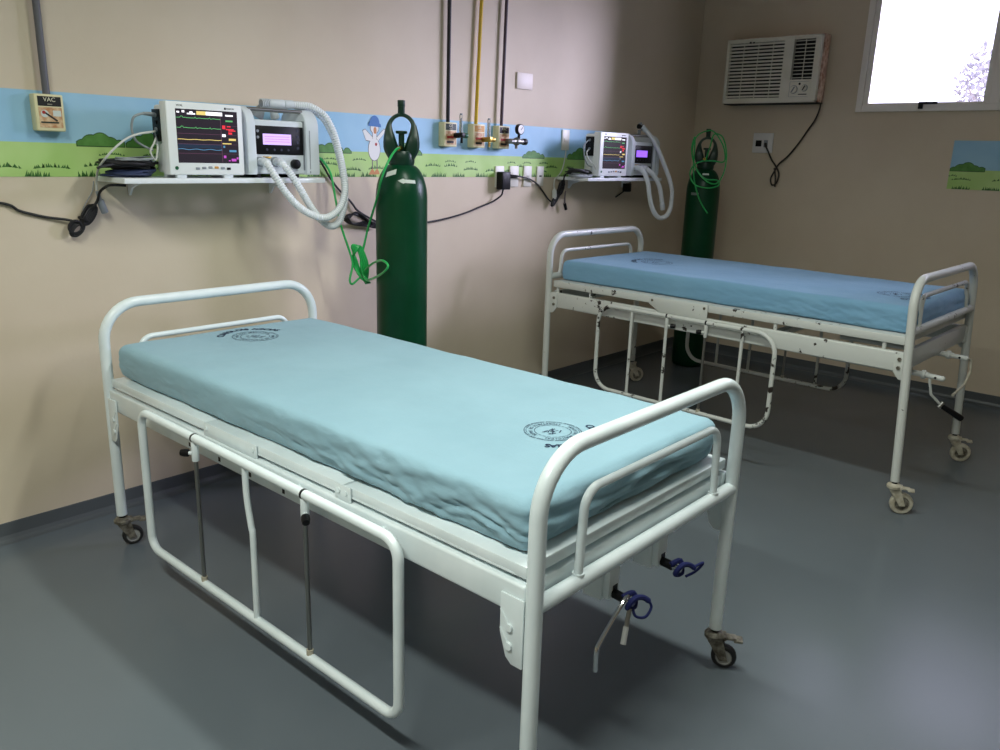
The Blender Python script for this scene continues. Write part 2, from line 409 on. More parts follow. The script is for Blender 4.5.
# ------------------------------------------------------------------ hospital beds
def caster(B, p, rw, zt, pedal, mt_w, mt_rim, mt_f, trail):
    """one swivel caster under the leg end p; the wheel trails towards trail, pedal points along pedal (unit xy or None)"""
    x, y = p; tr = Vector((trail[0], trail[1], 0)); c = Vector((x, y, rw))+tr; ax = Vector((-trail[1], trail[0], 0)).normalized()
    m = MB(); m.rod((x, y, zt-.03), (x, y, zt+.004), .012, dark_m, 12)
    m.lathe([(.024, zt-.034), (.03, zt-.03), (.031, zt-.02), (.026, zt-.014), (.02, zt-.010)], mt_f, 20, Matrix.Translation((x, y, 0)))
    for s in (-1, 1):
        o_ = ax*s*.017; q = Vector((x, y, zt-.032))+o_
        d = tr.normalized()
        pts = [q-d*.022, q+d*.026, c+o_+d*.012+Vector((0, 0, -.008)), c+o_-d*.012+Vector((0, 0, -.010))]
        bm = bmesh.new(); a = [bm.verts.new(v+ax*s*.0015) for v in pts]; b2 = [bm.verts.new(v-ax*s*.0015) for v in pts]
        bm.faces.new(a); bm.faces.new(list(reversed(b2)))
        for k in range(4): bm.faces.new((a[k], a[(k+1) % 4], b2[(k+1) % 4], b2[k]))
        bmesh.ops.recalc_face_normals(bm, faces=bm.faces[:]); m.merge(bm, mt_f)
    m.rod(c-ax*.022, c+ax*.022, .006, mt_f, 10)
    C_ = m.build('caster', B)
    m = MB(); M = Matrix.Translation(c) @ Vector((0, 0, 1)).rotation_difference(ax).to_matrix().to_4x4(); w = .012
    m.lathe([(rw*.62, -w), (rw*.9, -w), (rw*.98, -w*.7), (rw, -w*.25), (rw, w*.25), (rw*.98, w*.7), (rw*.9, w), (rw*.62, w)], mt_w, 28, M, cap=False)
    m.lathe([(rw*.2, -w*.9), (rw*.55, -w*.75), (rw*.66, -w*1.04), (rw*.66, w*1.04), (rw*.55, w*.75), (rw*.2, w*.9)], mt_rim, 28, M)
    m.build('wheel', C_)
    if pedal:
        d = Vector((pedal[0], pedal[1], 0)).normalized(); s_ = Vector((-d.y, d.x, 0)); m = MB(); q = Vector((x, y, zt-.03))
        rot = Matrix(((d.x, s_.x, 0, 0), (d.y, s_.y, 0, 0), (0, 0, 1, 0), (0, 0, 0, 1)))
        m.box(q+d*.040+Vector((0, 0, .004)), (.05, .03, .008), mt_f, .003, rot); m.box(q+d*.070+Vector((0, 0, -.001)), (.028, .034, .010), mt_f, .004, rot); m.rod(q+d*.03-s_*.02+Vector((0, 0, .006)), q+d*.03+s_*.02+Vector((0, 0, .006)), .006, mt_f, 10)
        m.build('brake_pedal', C_)

def bed(p):
    W, Lb, R = p['W'], p['L'], .019; M_ = p['paint']
    c, s = cos(p['rz']), sin(p['rz'])
    def wpos(w, l): return (p['x']+w*c+l*s, p['y']+w*s-l*c)
    cx, cy = wpos(W/2, Lb/2)
    B = empty('hospital_bed', (cx, cy, 0), p['rz'])
    X = lambda w, l, z: (w-W/2, Lb/2-l, z)
    def endframe(name, l, zt, lean):
        m = MB(); ln = lambda z: l+lean*(.35-z)
        m.tube(fillet([X(0, ln(p['zb']), p['zb']), X(0, ln(zt), zt), X(W, ln(zt), zt), X(W, ln(p['zb']), p['zb'])], p['bend'], 10), R, M_, 20)
        z = p['zc']; m.rod(X(.005, ln(z), z), X(W-.005, ln(z), z), R*.98, M_, 18)
        E = m.build(name, B)
        m = MB(); a, b_ = p['ir'] if l < 1 else p['irf']; z0 = z+R*.7; z1 = p['irz']
        m.tube(fillet([X(a, ln(z0), z0), X(a+.01, ln(z1), z1), X(b_-.01, ln(z1), z1), X(b_, ln(z0), z0)], .05, 8), p['irr'], M_, 14)
        for w in (a, b_): m.rod(X(w, ln(z), z+R-.003), X(w, ln(z), z+R+.003), p['irr']*1.35, M_, 14)
        m.build('inner_rail', E)
        return ln
    endframe('head_frame', 0, p['zth'], 0); lnf = endframe('foot_frame', Lb, p['ztf'], p['lean'])
    # base frame
    m = MB(); bt, bb = p['beam']; th = .03
    for w in (0, W-th):
        o_ = (-.010 if w == 0 else .010) if p['gus'] else 0; m.span(X(w+o_, R*.8 if not o_ else R*1.02, bb), X(w+th+o_, Lb-R*(.8 if not o_ else 1.02), bt), M_, .007, 3)
    zz = p['endz']
    for l in (.03, Lb-.035): m.span(X(th, l-.012, zz[0]), X(W-th, l+.012, zz[1]), M_, .004)
    for l in (.7, 1.3): m.span(X(th, l-.02, bb+.005), X(W-th, l+.02, bb+.035), M_, .003)
    for l in p['holes']: m.span(X(-.0106, l-.006, bb+.012), X(-.002, l+.006, bb+.026), dark_m)
    m.build('base_frame', B)
    # corner brackets
    for w, sgn in ((0, -1), (W, 1)):
        for l, d in ((0, 1), (Lb, -1)):
            m = MB(); P = [(l+d*a, z) for a, z in ((.016, bt-.030), (.080, bt-.030), (.080, bb-.05), (.062, bb-.105), (.046, bb-.118), (.016, bb-.118))] if p['gus'] else \
                          [(l+d*a, z) for a, z in ((.016, bt-.002), (.07, bt-.002), (.07, bb-.0), (.045, bb-.03), (.016, bb-.035))]
            P = [(Lb/2-a, z) for a, z in P]; w0 = w-W/2+(sgn*.0095 if p['gus'] else 0)
            m.prism(P, 0, w0+sgn*.0015, w0+sgn*.0065, M_, .001)
            br = m.build('corner_bracket', B)
            if p['gus']:
                for z in (bb-.03, bb-.075):
                    m = MB(); a = Vector((w0+sgn*.0075, Lb/2-(l+d*.052), z)); m.rod(a-Vector((sgn*.002, 0, 0)), a+Vector((sgn*.004, 0, 0)), .009, M_, 14)
                    e = Vector((w0+sgn*.0072, Lb/2-(l+d*.078), z+.036)); m.tube([a, e], .0022, M_, 6); m.build('bolt', br)
            else:
                for z in (bb+.02, bt-.03):
                    m = MB(); a = Vector((w0+sgn*.0065, Lb/2-(l+d*.05), z)); m.rod(a, a+Vector((sgn*.005, 0, 0)), .009, caster_m, 6); m.build('bolt', br)
    # mattress platform
    pt, pb = p['plat']
    for a, b_ in p['sections']:
        m = MB(); m.span(X(.0, a, pb), X(W, b_, pt), M_, .004)
        if p['gus']: m.span(X(-.001, a+.03, pb+.002), X(.001, b_-.03, pb+.006), M_)
        m.build('platform_section', B)
    for w, sgn in ((0, -1), (W, 1)):
        w0 = w-W/2+(sgn*.002 if p['gus'] else 0)
        for kind, a, b_ in p['hinges']:
            m = MB(); x0, x1 = sorted((w0+sgn*.0005, w0+sgn*.005))
            if kind == 'plate': m.span((x0, Lb/2-a, pb-.018), (x1, Lb/2-b_, pt+.002), M_, .0015)
            else: m.prism([(Lb/2-a, pt-.004), (Lb/2-b_, pt-.004), (Lb/2-b_+.0, bt-.010), (Lb/2-a-.07, bt-.010), (Lb/2-a-.0, pb-.002)], 0, x0, x1, M_, .001)
            h = m.build('hinge_plate', B)
            for l in (a+.018, b_-.018):
                m = MB(); m.rod((w0+sgn*.004, Lb/2-l, (pt+pb)/2), (w0+sgn*.008, Lb/2-l, (pt+pb)/2), .007, caster_m if not p['gus'] else M_, 12); m.build('bolt', h)
        for l in p['posts']:
            m = MB(); m.rod((w0-sgn*.014, Lb/2-l, bt-.004), (w0-sgn*.014, Lb/2-l, pb+.004), .009, M_, 12); m.build('spacer_post', B)
    # side rails
    for sgn in p['rails']:
        w = -p['railoff'] if sgn < 0 else W+p['railoff']; a, b_, z0, z1 = p['rail']; r = p['railr']; zr = lambda l, a=a, b_=b_, z1=z1: z1+p['railtilt']*(l-a)/(b_-a)
        m = MB(); m.tube(fillet([X(w, a, z0), X(w, a, z1), X(w, b_, zr(b_)), X(w, b_, z0)], p['railbend'], 8, True), r, p['rpaint'], 14, closed=True)
        for l in p['raillugs']:
            m.rod(X(w, l, zr(l)-.010), X(0 if sgn < 0 else W, l, min(zr(l)-.012, bt-.02)), .007, M_, 10)
        rail = m.build('side_rail', B)
        for kind, l in p['rods']:
            m = MB(); z1 = zr(l)
            if kind == 'steel':
                m.rod(X(w, l, z0), X(w, l, z1-.05), .0065, steel_m, 12); m.rod(X(w, l, z0+r*.7), X(w, l, z0+r+.012), .010, beige_m, 12)
            elif kind == 'bent': m.tube(smooth([X(w, l-.012, z1), X(w, l-.010, z1-.1), X(w, l+.006, z1-.19), X(w, l+.012, z1-.23), X(w, l+.010, z0)], 5), .0095, M_, 12)
            else: m.rod(X(w, l, z0), X(w, l, z1), .0085, p['rpaint'], 12)
            q = m.build('rail_rod', rail)
        for l, kd in p['clamps']:
            m = MB(); z1 = zr(l); m.rod(X(w, l, z1-.075), X(w, l, z1-.01), r*.85, M_, 14, bev=.002)
            m.tube([Vector(X(w, l-.004, z1)), Vector(X(w, l+.004, z1))], r*1.06, dark_m, 14)
            cl = m.build('rail_clamp', rail); m = MB(); d = Vector(kd).normalized(); d.x *= -sgn; q = Vector(X(w, l, z1-.05))
            m.rod(q, q+d*.022, .006, M_, 10); m.lathe([(.008, .02), (.012, .022), (.0125, .034), (.010, .046), (.004, .047)], dark_m, 14, Matrix.Translation(q) @ Vector((0, 0, 1)).rotation_difference(d).to_matrix().to_4x4())
            m.build('clamp_knob', cl)
    # casters
    ft = lambda: None
    for w, l, ped, tr in p['casters']:
        ll = l if l < 1 else lnf(p['zb']); q = X(w, ll, 0)
        caster(B, (q[0], q[1]), p['rw'], p['zb'], ped, p['cw'], p['cr'], p['cf'], tr)
    return B, X, lnf

# -- nearer bed
P1 = dict(rpaint=white_m, x=-4.766, y=-.344, rz=.003, W=.9, L=2.015, zth=.939, ztf=.921, zb=.128, zc=.588, bend=.135, ir=(.12, .775), irf=(.152, .785), irz=.803, irr=.0105, lean=0.,
     paint=white_m, beam=(.631, .556), endz=(.575, .626), holes=(.60, .78, .95, 1.12), gus=True, plat=(.671, .641), sections=[(.024, .685), (.69, 1.375), (1.382, 1.99)],
     hinges=[('plate', .69, .985), ('plate', 1.35, 1.415)], posts=(), rails=(-1,), railoff=.045, rail=(.345, 1.640, .134, .636), railtilt=-.016, railr=.0138, railbend=.05, raillugs=(.42, .78, 1.2, 1.55),
     rods=[('steel', .70), ('bent', .995), ('steel', 1.27)], clamps=[(.70, (.55, -1, 0)) if False else (.70, (-.6, .8, 0)), (1.27, (-.5, -.8, -.25))],
     casters=[(0, 0, (.95, -.3), (.030, -.008)), (.9, 0, None, (.02, .02)), (0, 2.015, (-.8, .3), (-.02, .015)), (.9, 2.015, (.5, -.87), (.014, -.030))],
     rw=.038, cw=rubber_m, cr=rim_m, cf=caster_m)
B1, X1, ln1 = bed(P1)
tag(B1, 'nearer white tubular hospital bed under the paler teal sheet, clean enamel and lowered rail', 'hospital bed', 'hospital beds')
# crank drives under the foot end of the nearer bed
def crank_white(B, X, w, Lb, zt, handle):
    m = MB(); z = zt-.10
    m.span(X(w-.028, Lb-.085, z-.012), X(w+.028, Lb-.03, zt+.004), white_m, .004); m.span(X(w-.022, Lb-.031, z-.004), X(w+.022, Lb-.012, zt-.004), white_m, .003)
    m.span(X(w-.006, Lb-.0120, z+.010), X(w+.014, Lb-.0113, z+.028), dark_m)
    m.rod(X(w, Lb-.7, z+.02), X(w, Lb-.05, z+.02), .012, white_m, 14)
    m.rod(X(w, Lb-.03, z+.008), X(w, Lb+.02, z+.004), .012, dark_m, 14); m.rod(X(w, Lb+.018, z+.004), X(w, Lb+.045, z+.002), .008, chrome_m, 12)
    c_ = m.build('crank', B)
    m = MB(); rr = random.Random(int(w*100))
    m.tube(smooth([X(w-.01, Lb+.02, z+.012), X(w+.02, Lb+.03, z+.016), X(w+.014, Lb+.04, z-.012), X(w-.012, Lb+.036, z-.008), X(w+.0, Lb+.045, z+.014), X(w+.03, Lb+.05, z+.008), X(w+.045, Lb+.06, z-.004)], 6), .007, blue_m, 8)
    m.tube(smooth([X(w+.045, Lb+.06, z-.004), X(w+.05, Lb+.065, z-.022), X(w+.03, Lb+.062, z-.04), X(w+.005, Lb+.05, z-.032), X(w+.004, Lb+.04, z-.01)] if handle else [X(w+.04, Lb+.055, z-.004), X(w+.07, Lb+.07, z+.006), X(w+.055, Lb+.06, z-.016), X(w+.02, Lb+.05, z-.022)], 6), .0035, blue_m, 8)
    m.build('cloth_tie', c_)
    if handle:
        m = MB(); m.tube(smooth([X(w+.022, Lb+.022, z+.014), X(w-.02, Lb+.03, z+.012), X(w-.062, Lb+.034, z-.008), X(w-.125, Lb+.038, z-.046), X(w-.140, Lb+.04, z-.062), X(w-.142, Lb+.042, z-.112)], 6), .0055, chrome_m, 10)
        m.tube([X(w-.008, Lb+.04, z-.01), X(w-.040, Lb+.05, z-.075)], .0055, steel_m, 10); m.rod(X(w-.026, Lb+.045, z-.048), X(w-.044, Lb+.051, z-.085), .007, rim_m, 10)
        m.build('crank_handle', c_)
crank_white(B1, X1, .325, 2.015, .575, True); crank_white(B1, X1, .55, 2.015, .575, False)

# -- farther bed
P2 = dict(rpaint=chip2_m, x=-2.213, y=-.361, rz=-.0238, W=.944, L=2.027, zth=1.0575, ztf=1.038, zb=.152, zc=.818, bend=.12, ir=(.10, .835), irf=(.10, .835), irz=.962, irr=.0105, lean=.055,
     paint=chip_m, beam=(.728, .640), endz=(.650, .735), holes=(), gus=False, plat=(.797, .760), sections=[(.035, .70), (.705, 1.04), (1.045, 1.985)],
     hinges=[('trap', .70, 1.045)], posts=(.06, .3, 1.4, 1.9), rails=(-1, 1), railoff=.03, rail=(.395, 1.432, .237, .713), railtilt=0., railr=.0112, railbend=.10, raillugs=(.5, .84, 1.06, 1.33),
     rods=[('white', .614), ('white', .832), ('steel', 1.06), ('white', 1.259)], clamps=[(.832, (.3, -.9, 0)), (1.06, (-.3, .9, 0))],
     casters=[(0, 0, None, (.03, .02)), (.944, 0, (.8, .3), (.035, -.02)), (0, 2.027, (.30, -.95), (.024, -.034)), (.944, 2.027, (.3, -.95), (.024, -.034))],
     rw=.05, cw=beige_m, cr=caster_m, cf=beige_m)
B2, X2, ln2 = bed(P2)
tag(B2, 'farther white hospital bed with chipped rusty paint, nearer the window wall', 'hospital bed', 'hospital beds')
for w, z, hpts, grip in ((.17, .612, [(.17, .035, .612), (.172, .038, .580), (.185, .048, .525), (.225, .08, .480), (.236, .086, .470)], ((.232, .084, .473), (.305, .16, .412))),
                         (.53, .645, [(.53, .08, .643), (.56, .10, .633), (.565, .105, .575), (.52, .10, .52), (.38, .09, .492)], None)):
    m = MB(); Lb = 2.027
    m.rod(X2(w, Lb-.5, z), X2(w, Lb+.03, z), .013, chip_m, 14); m.rod(X2(w, Lb+.0, z), X2(w, Lb+.085, z-.004), .0115, chip_m, 14, bev=.002); m.rod(X2(w, Lb+.0, z), X2(w, Lb+.018, z), .02, chip_m, 16, bev=.003)
    m.ball(X2(w, Lb+.085, z-.004), .0125, chip_m, 12); m.rod(X2(w-.016, Lb+.06, z-.003), X2(w+.016, Lb+.06, z-.003), .005, dark_m, 10)
    m.span(X2(w-.02, Lb-.06, z-.015), X2(w+.02, Lb-.045, .66), chip_m, .002)
    c_ = m.build('crank', B2); m = MB(); m.tube(fillet([X2(a, Lb+d, q) for a, d, q in hpts], .02, 5), .0058, beige_m if grip is None else chip_m, 10); 
    if grip: m.rod(X2(grip[0][0]-.006, Lb+grip[0][1]-.006, grip[0][2]-.010), X2(grip[0][0]+.006, Lb+grip[0][1]+.006, grip[0][2]+.014), .010, steel_m, 12)
    h_ = m.build('crank_handle', c_)
    if grip:
        m = MB(); a = Vector(X2(grip[0][0], Lb+grip[0][1], grip[0][2])); b_ = Vector(X2(grip[1][0], Lb+grip[1][1], grip[1][2]))
        m.rod(a, b_, .012, dark_m, 16, r2=.015, bev=.004); m.build('grip', h_)

# ------------------------------------------------------------------ mattresses
def mattress(cen, rz, sx, sy, z0, z1, mt, seed, hang, prints, wrinkle):
    E = empty('mattress', (cen[0], cen[1], z0), rz); H = z1-z0; r = .027
    nx, ny, nz_ = 72, 260, 20
    def disp(p, n):
        x, y, z = p
        u = x/(sx/2); v = y/(sy/2); low = max(0., 1-z/H); side = max(0., 1-abs(n.z))
        o = Vector((0, 0, 0))
        q = Vector((x*3+seed, y*3, z*4))
        o += n*(.0035*noise.noise(q)+.0015*noise.noise(q*2.7))
        # gathers in the tucked side cloth, strongest low down and towards the foot corners
        near = min(1, max(0., .15-v)*1.3)
        cor = wrinkle*(.25+.9*near)
        dg = noise.noise(Vector((x*5+seed, (y+z*1.5)*8, z*22)))
        fold = noise.noise(Vector((x*9-seed, (y*1.0-z*2.2)*19, z*34+2)))
        o += n*side*cor*((.014*low+.004)*dg+(.0085*low+.003)*fold) + n*side*cor*.0045*(.3+low)*noise.noise(Vector((x*14+3, (y+z*1.1)*34, z*60+seed)))
        o += n*side*.007*sin(pi*min(1, z/H))
        if n.z > .2: o += n*wrinkle*.0022*near*noise.noise(Vector((x*7, y*11-x*9, seed)))*(.3+.7*min(1, abs(u)))
        # hem rides up in places
        if low > .4: o.z += side*hang*(low-.4)*(.6+1.1*noise.noise(Vector((x*4, y*3.3+seed, 0)))+.5*noise.noise(Vector((x*9, y*11+seed, 0))))
        # faint creases on the top
        if n.z > .5: o.z += .0016*noise.noise(Vector((x*2.2+y*1.3, y*5+seed, 1.7)))-.003*max(0, abs(v)-.9)*10*.3
        return o
    def surf(x, y, z):
        cx, cy = max(-sx/2+r, min(sx/2-r, x)), max(-sy/2+r, min(sy/2-r, y)); rz_ = r if z > H/2 else r*.45
        cz = max(r*.45, min(H-r, z)); d = Vector((x-cx, y-cy, z-cz))
        if d.length < 1e-9: return Vector((x, y, z)), Vector((0, 0, 1))
        n = d.normalized(); rr = r if n.z >= 0 else r*.45 if abs(n.z) > .99 else r
        P = Vector((cx, cy, cz)) + Vector((n.x*r, n.y*r, n.z*(r if n.z >= 0 else r*.45)))
        return P, n
    bm = bmesh.new(); V = {}
    def vert(i, j, k):
        key = (i, j, k)
        if key not in V:
            x, y, z = -sx/2+sx*i/nx, -sy/2+sy*j/ny, H*k/nz_
            P, n = surf(x, y, z); V[key] = bm.verts.new(P+disp(P, n))
        return V[key]
    def quad(a, b, c, d): bm.faces.new((vert(*a), vert(*b), vert(*c), vert(*d)))
    for i in range(nx):
        for j in range(ny):
            quad((i, j, nz_), (i+1, j, nz_), (i+1, j+1, nz_), (i, j+1, nz_)); quad((i, j, 0), (i, j+1, 0), (i+1, j+1, 0), (i+1, j, 0))
    for i in range(nx):
        for k in range(nz_):
            quad((i, 0, k), (i+1, 0, k), (i+1, 0, k+1), (i, 0, k+1)); quad((i, ny, k), (i, ny, k+1), (i+1, ny, k+1), (i+1, ny, k))
    for j in range(ny):
        for k in range(nz_):
            quad((0, j, k), (0, j, k+1), (0, j+1, k+1), (0, j+1, k)); quad((nx, j, k), (nx, j+1, k), (nx, j+1, k+1), (nx, j, k+1))
    m = MB(); m.merge(bm, mt); body = m.build('fitted_sheet', E, ang=80)
    def top(x, y):
        P, n = surf(x, y, H); Q = P+disp(P, n); return Q.z+.0012
    for (px, py, rot, sc) in prints:
        m = MB(); bm = bmesh.new()
        def ring(r0, r1, a0, a1, n):
            vs = [[bm.verts.new((q*cos(a0+(a1-a0)*k/n), q*sin(a0+(a1-a0)*k/n), 0)) for q in (r0, r1)] for k in range(n+1)]
            for a, b_ in zip(vs, vs[1:]): bm.faces.new((a[0], a[1], b_[1], b_[0]))
        rr = random.Random(seed*7+int(px*100))
        for r0, r1 in ((.094, .0965), (.088, .0895), (.060, .0622)):
            k = 0.
            while k < 2*pi:
                e = k+rr.uniform(.25, .7)
                ring(r0, r1, k, min(e, 2*pi)-.05, 6); k = e
        # emblem strokes inside the ring
        for k in range(16):
            a = rr.uniform(0, 6.28); d = rr.uniform(.0, .045); x, y = d*cos(a), d*sin(a)*.7; l = rr.uniform(.010, .026); h = rr.uniform(.002, .005); t_ = rr.uniform(-.6, .6)
            vs = [bm.verts.new((x+p*cos(t_)-q*sin(t_), y+p*sin(t_)+q*cos(t_), 0)) for p, q in ((-l/2, -h/2), (l/2, -h/2), (l/2, h/2), (-l/2, h/2))]; bm.faces.new(vs)
        m.merge(bm, ink_m)
        def arc_text(txt, rad, size, span, inward=False):
            n = len(txt)
            for i, ch in enumerate(txt):
                if ch == ' ': continue
                a = pi/2+span/2-span*i/(n-1) if not inward else -pi/2-span/2+span*i/(n-1)
                M = Matrix.Rotation(a-pi/2 if not inward else a+pi/2, 4, 'Z')
                M = Matrix.Translation((rad*cos(a), rad*sin(a), 0)) @ M
                m.text(ch, size, M, ink_m, 0., bold=.0013 if size > .03 else .0002)
        arc_text('CLINICA DAS ACACIAS', .142, .040, 2.2)
        arc_text('HOSPITAL MUNICIPAL', .075, .017, 2.6); arc_text('SECRETARIA DE SAUDE', .075, .017, 2.6, True)
        c_, s_ = cos(rot), sin(rot)
        bmesh.ops.subdivide_edges(m.bm, edges=[e for e in m.bm.edges if e.calc_length() > .02], cuts=1)
        for v in m.bm.verts:
            x, y = v.co.x*sc, v.co.y*sc; X_, Y_ = px+x*c_-y*s_, py+x*s_+y*c_
            v.co = (X_, Y_, top(X_, Y_))
        tag(m.build('printed_seal', E, flat=True), 'dark ink seal printed on the sheet')
    return E
mc = (-4.766+.452, -.344-.998)
M1 = mattress((mc[0], mc[1]), .003, .842, 1.928, .6715, .797, sheet1_m, 3, .045,
    [(.022, .77, -.17, .89), (-.016, -.713, pi+.08, .80)], 1.0)
tag(M1, 'mattress in pale teal fitted sheet lying on the nearer bed', 'mattress', 'sheeted mattresses')
c, s = cos(-.0238), sin(-.0238); w, l = .490, 1.017
M2 = mattress((-2.213+w*c+l*s, -.361+w*s-l*c), -.0238, .86, 1.945, .7975, .916, sheet2_m, 11, .008,
    [(-.06, .56, -.1, .95), (-.10, -.79, pi, .90)], .55)
tag(M2, 'mattress in bluer fitted sheet lying on the farther bed by the window wall', 'mattress', 'sheeted mattresses')

# ------------------------------------------------------------------ oxygen cylinders
def cylinder(x, y, R, label, seed, lean=0.):
    E = empty('gas_cylinder', (x, y, 0)); m = MB()
    prof = [(R*.8, 0.001), (R*.93, .006), (R*.99, .02), (R, .045), (R, 1.285)]
    for k in range(1, 11):
        a = k/10*pi/2*.93; prof.append((R*.36+R*.64*cos(a), 1.285+.158*sin(a)))
    prof += [(R*.385, 1.450), (R*.38, 1.462)]
    m.lathe(prof, gcyl_m, 48); m.build('body', E)
    # valve guard: neck ring, two broad side cheeks joined by an arch, threaded stub on top
    m = MB(); m.lathe([(R*.40, 1.436), (R*.47, 1.440), (R*.50, 1.452), (R*.50, 1.488), (R*.46, 1.500), (R*.2, 1.502)], gcap_m, 32)
    fa = math.atan2(-3.28-y, -5.94-x); ax = Vector((-sin(fa), cos(fa), 0)); fw = Vector((cos(fa), sin(fa), 0))
    ctrl = [(.030, 1.470, .026, .040), (.046, 1.512, .033, .042), (.053, 1.552, .0275, .040), (.0555, 1.588, .018, .030), (.052, 1.618, .0105, .021), (.036, 1.642, .009, .016), (.015, 1.654, .0085, .015), (0, 1.656, .0085, .015)]
    path = [Vector((-a, b_, 0)) for a, b_, *_ in ctrl]+[Vector((a, b_, 0)) for a, b_, *_ in reversed(ctrl[:-1])]
    wd = [(t_, d) for *_, t_, d in ctrl]+[(t_, d) for *_, t_, d in reversed(ctrl[:-1])]
    P = smooth(path, 5); Wd = smooth([(a, b_, 0) for a, b_ in wd], 5)
    bm = bmesh.new(); rings = []
    for i, p in enumerate(P):
        a = P[max(0, i-1)]; b_ = P[min(len(P)-1, i+1)]; T = (b_-a).normalized(); nrm = Vector((-T.y, T.x))
        ring = []
        for k in range(12):
            t_ = 2*pi*k/12; ca, sa = cos(t_), sin(t_); e = .6
            q = Vector((p.x, p.y)) + nrm*(math.copysign(abs(ca)**e, ca)*Wd[i].x)
            ring.append(bm.verts.new(ax*q.x + fw*(math.copysign(abs(sa)**e, sa)*Wd[i].y) + Vector((0, 0, q.y))))
        rings.append(ring)
    for a, b_ in zip(rings, rings[1:]):
        for k in range(12): bm.faces.new((a[k], a[(k+1) % 12], b_[(k+1) % 12], b_[k]))
    bm.faces.new(list(reversed(rings[0]))); bm.faces.new(rings[-1]); bmesh.ops.recalc_face_normals(bm, faces=bm.faces[:])
    m.merge(bm, gcap_m)
    m.rod((0, 0, 1.655), (0, 0, 1.716), .0160, gcap_m, 20, bev=.003); m.rod((0, 0, 1.690), (0, 0, 1.718), .0172, gcap_m, 20, bev=.002)
    m.build('valve_guard', E)
    m = MB(); m.rod((0, 0, 1.49), (0, 0, 1.575), .013, gcap_m, 16); m.rod((0, 0, 1.575), (0, 0, 1.588), .026, gcap_m, 20, bev=.003); q = fw*.04-ax*.012
    m.rod((0, 0, 1.515), (q.x, q.y, 1.512), .010, brass_m, 12); m.build('valve', E)
    def sticker(name, ang, z, w, h, mt, arrow=False, tilt=0.):
        m = MB(); bm = bmesh.new(); n = 10
        def rad(zz):
            if zz <= 1.285: return R
            sn = min(1, (zz-1.285)/.158); return R*.36+R*.64*math.sqrt(max(0, 1-sn*sn))
        shape = (lambda s_: (1 if s_ > .34 else .55+1.2*0)) if not arrow else None
        for i in range(n):
            for (a, b_) in ((i/n, (i+1)/n),):
                def hh(s_):
                    if not arrow: return h/2
                    return h*(s_/.38) if s_ < .38 else h*.52
                vs = []
                for s_, sg in ((a, -1), (b_, -1), (b_, 1), (a, 1)):
                    zz = z+sg*hh(s_)+tilt*(s_-.5); th = fa+ang+(s_-.5)*w/R; rr = rad(zz)+.0012
                    vs.append(bm.verts.new((rr*cos(th), rr*sin(th), zz)))
                bm.faces.new(vs)
        bmesh.ops.recalc_face_normals(bm, faces=bm.faces[:]); m.merge(bm, mt); m.build(name, E, flat=True)
    return E, sticker, fa
C1, st, fa1 = cylinder(-3.43, -.44, .118, '', 1)
st('sticker', -.52, 1.405, .06, .022, sticker_m, tilt=.015); st('sticker', .22, 1.372, .09, .014, sticker_m, arrow=True, tilt=-.004)
tag(C1, 'tall green oxygen cylinder standing behind the nearer bed, white arrow sticker on its shoulder', 'gas cylinder', 'oxygen cylinders')
C2, st, fa2 = cylinder(-.510, -.400, .118, '', 2)
st('sticker', .08, 1.408, .06, .012, sticker_m); st('sticker', -.5, 1.27, .06, .018, mat('grey_label', srgb(120, 128, 124), .6))
tag(C2, 'green oxygen cylinder in the dark corner, looped with green tubing', 'gas cylinder', 'oxygen cylinders')

# green tubing
GT = [(-3.70, -.14, 1.470), (-3.662, -.155, 1.455), (-3.625, -.17, 1.399), (-3.622, -.19, 1.329), (-3.624, -.21, 1.262), (-3.624, -.23, 1.187), (-3.613, -.25, 1.115), (-3.595, -.26, 1.051), (-3.582, -.268, .985), (-3.602, -.27, .913), (-3.584, -.268, .892), (-3.540, -.275, .92)]
for k in range(4):      # the wrapped hank
    e = .006*k; GT += [(-3.508+e*.5, -.272-e, .888+e*.3), (-3.528-e, -.27-e*.6, .92), (-3.560-e*.6, -.268+e, 1.0), (-3.586+e*.6, -.27-e, 1.066-e), (-3.568+e, -.282-e*.4, 1.066), (-3.540+e, -.286-e, .985), (-3.514+e*.3, -.28, .91)]
GT += [(-3.541, -.30, .949), (-3.591, -.42, 1.003), (-3.646, -.55, 1.037), (-3.652, -.60, 1.024), (-3.652, -.585, .997), (-3.618, -.48, .953), (-3.538, -.31, .916), (-3.548, -.285, .98), (-3.535, -.288, 1.05), (-3.526, -.295, 1.10), (-3.522, -.31, 1.152), (-3.536, -.36, 1.223), (-3.572, -.44, 1.304), (-3.612, -.51, 1.369), (-3.612, -.54, 1.425), (-3.575, -.535, 1.475), (-3.520, -.505, 1.505), (-3.477, -.478, 1.514)]
o = cable('green_tube', GT, .0052, gtube_m, 'green oxygen tube hanging in a tied hank between left ventilator and cylinder', 'tube', 6, 8)
cx, cy = -.510, -.400; a1 = Vector((-sin(fa2), cos(fa2), 0)); f1 = Vector((cos(fa2), sin(fa2), 0))
Q = lambda u, z, d=.09: (cx+a1.x*u*-1+f1.x*d, cy+a1.y*u*-1+f1.y*d, z)
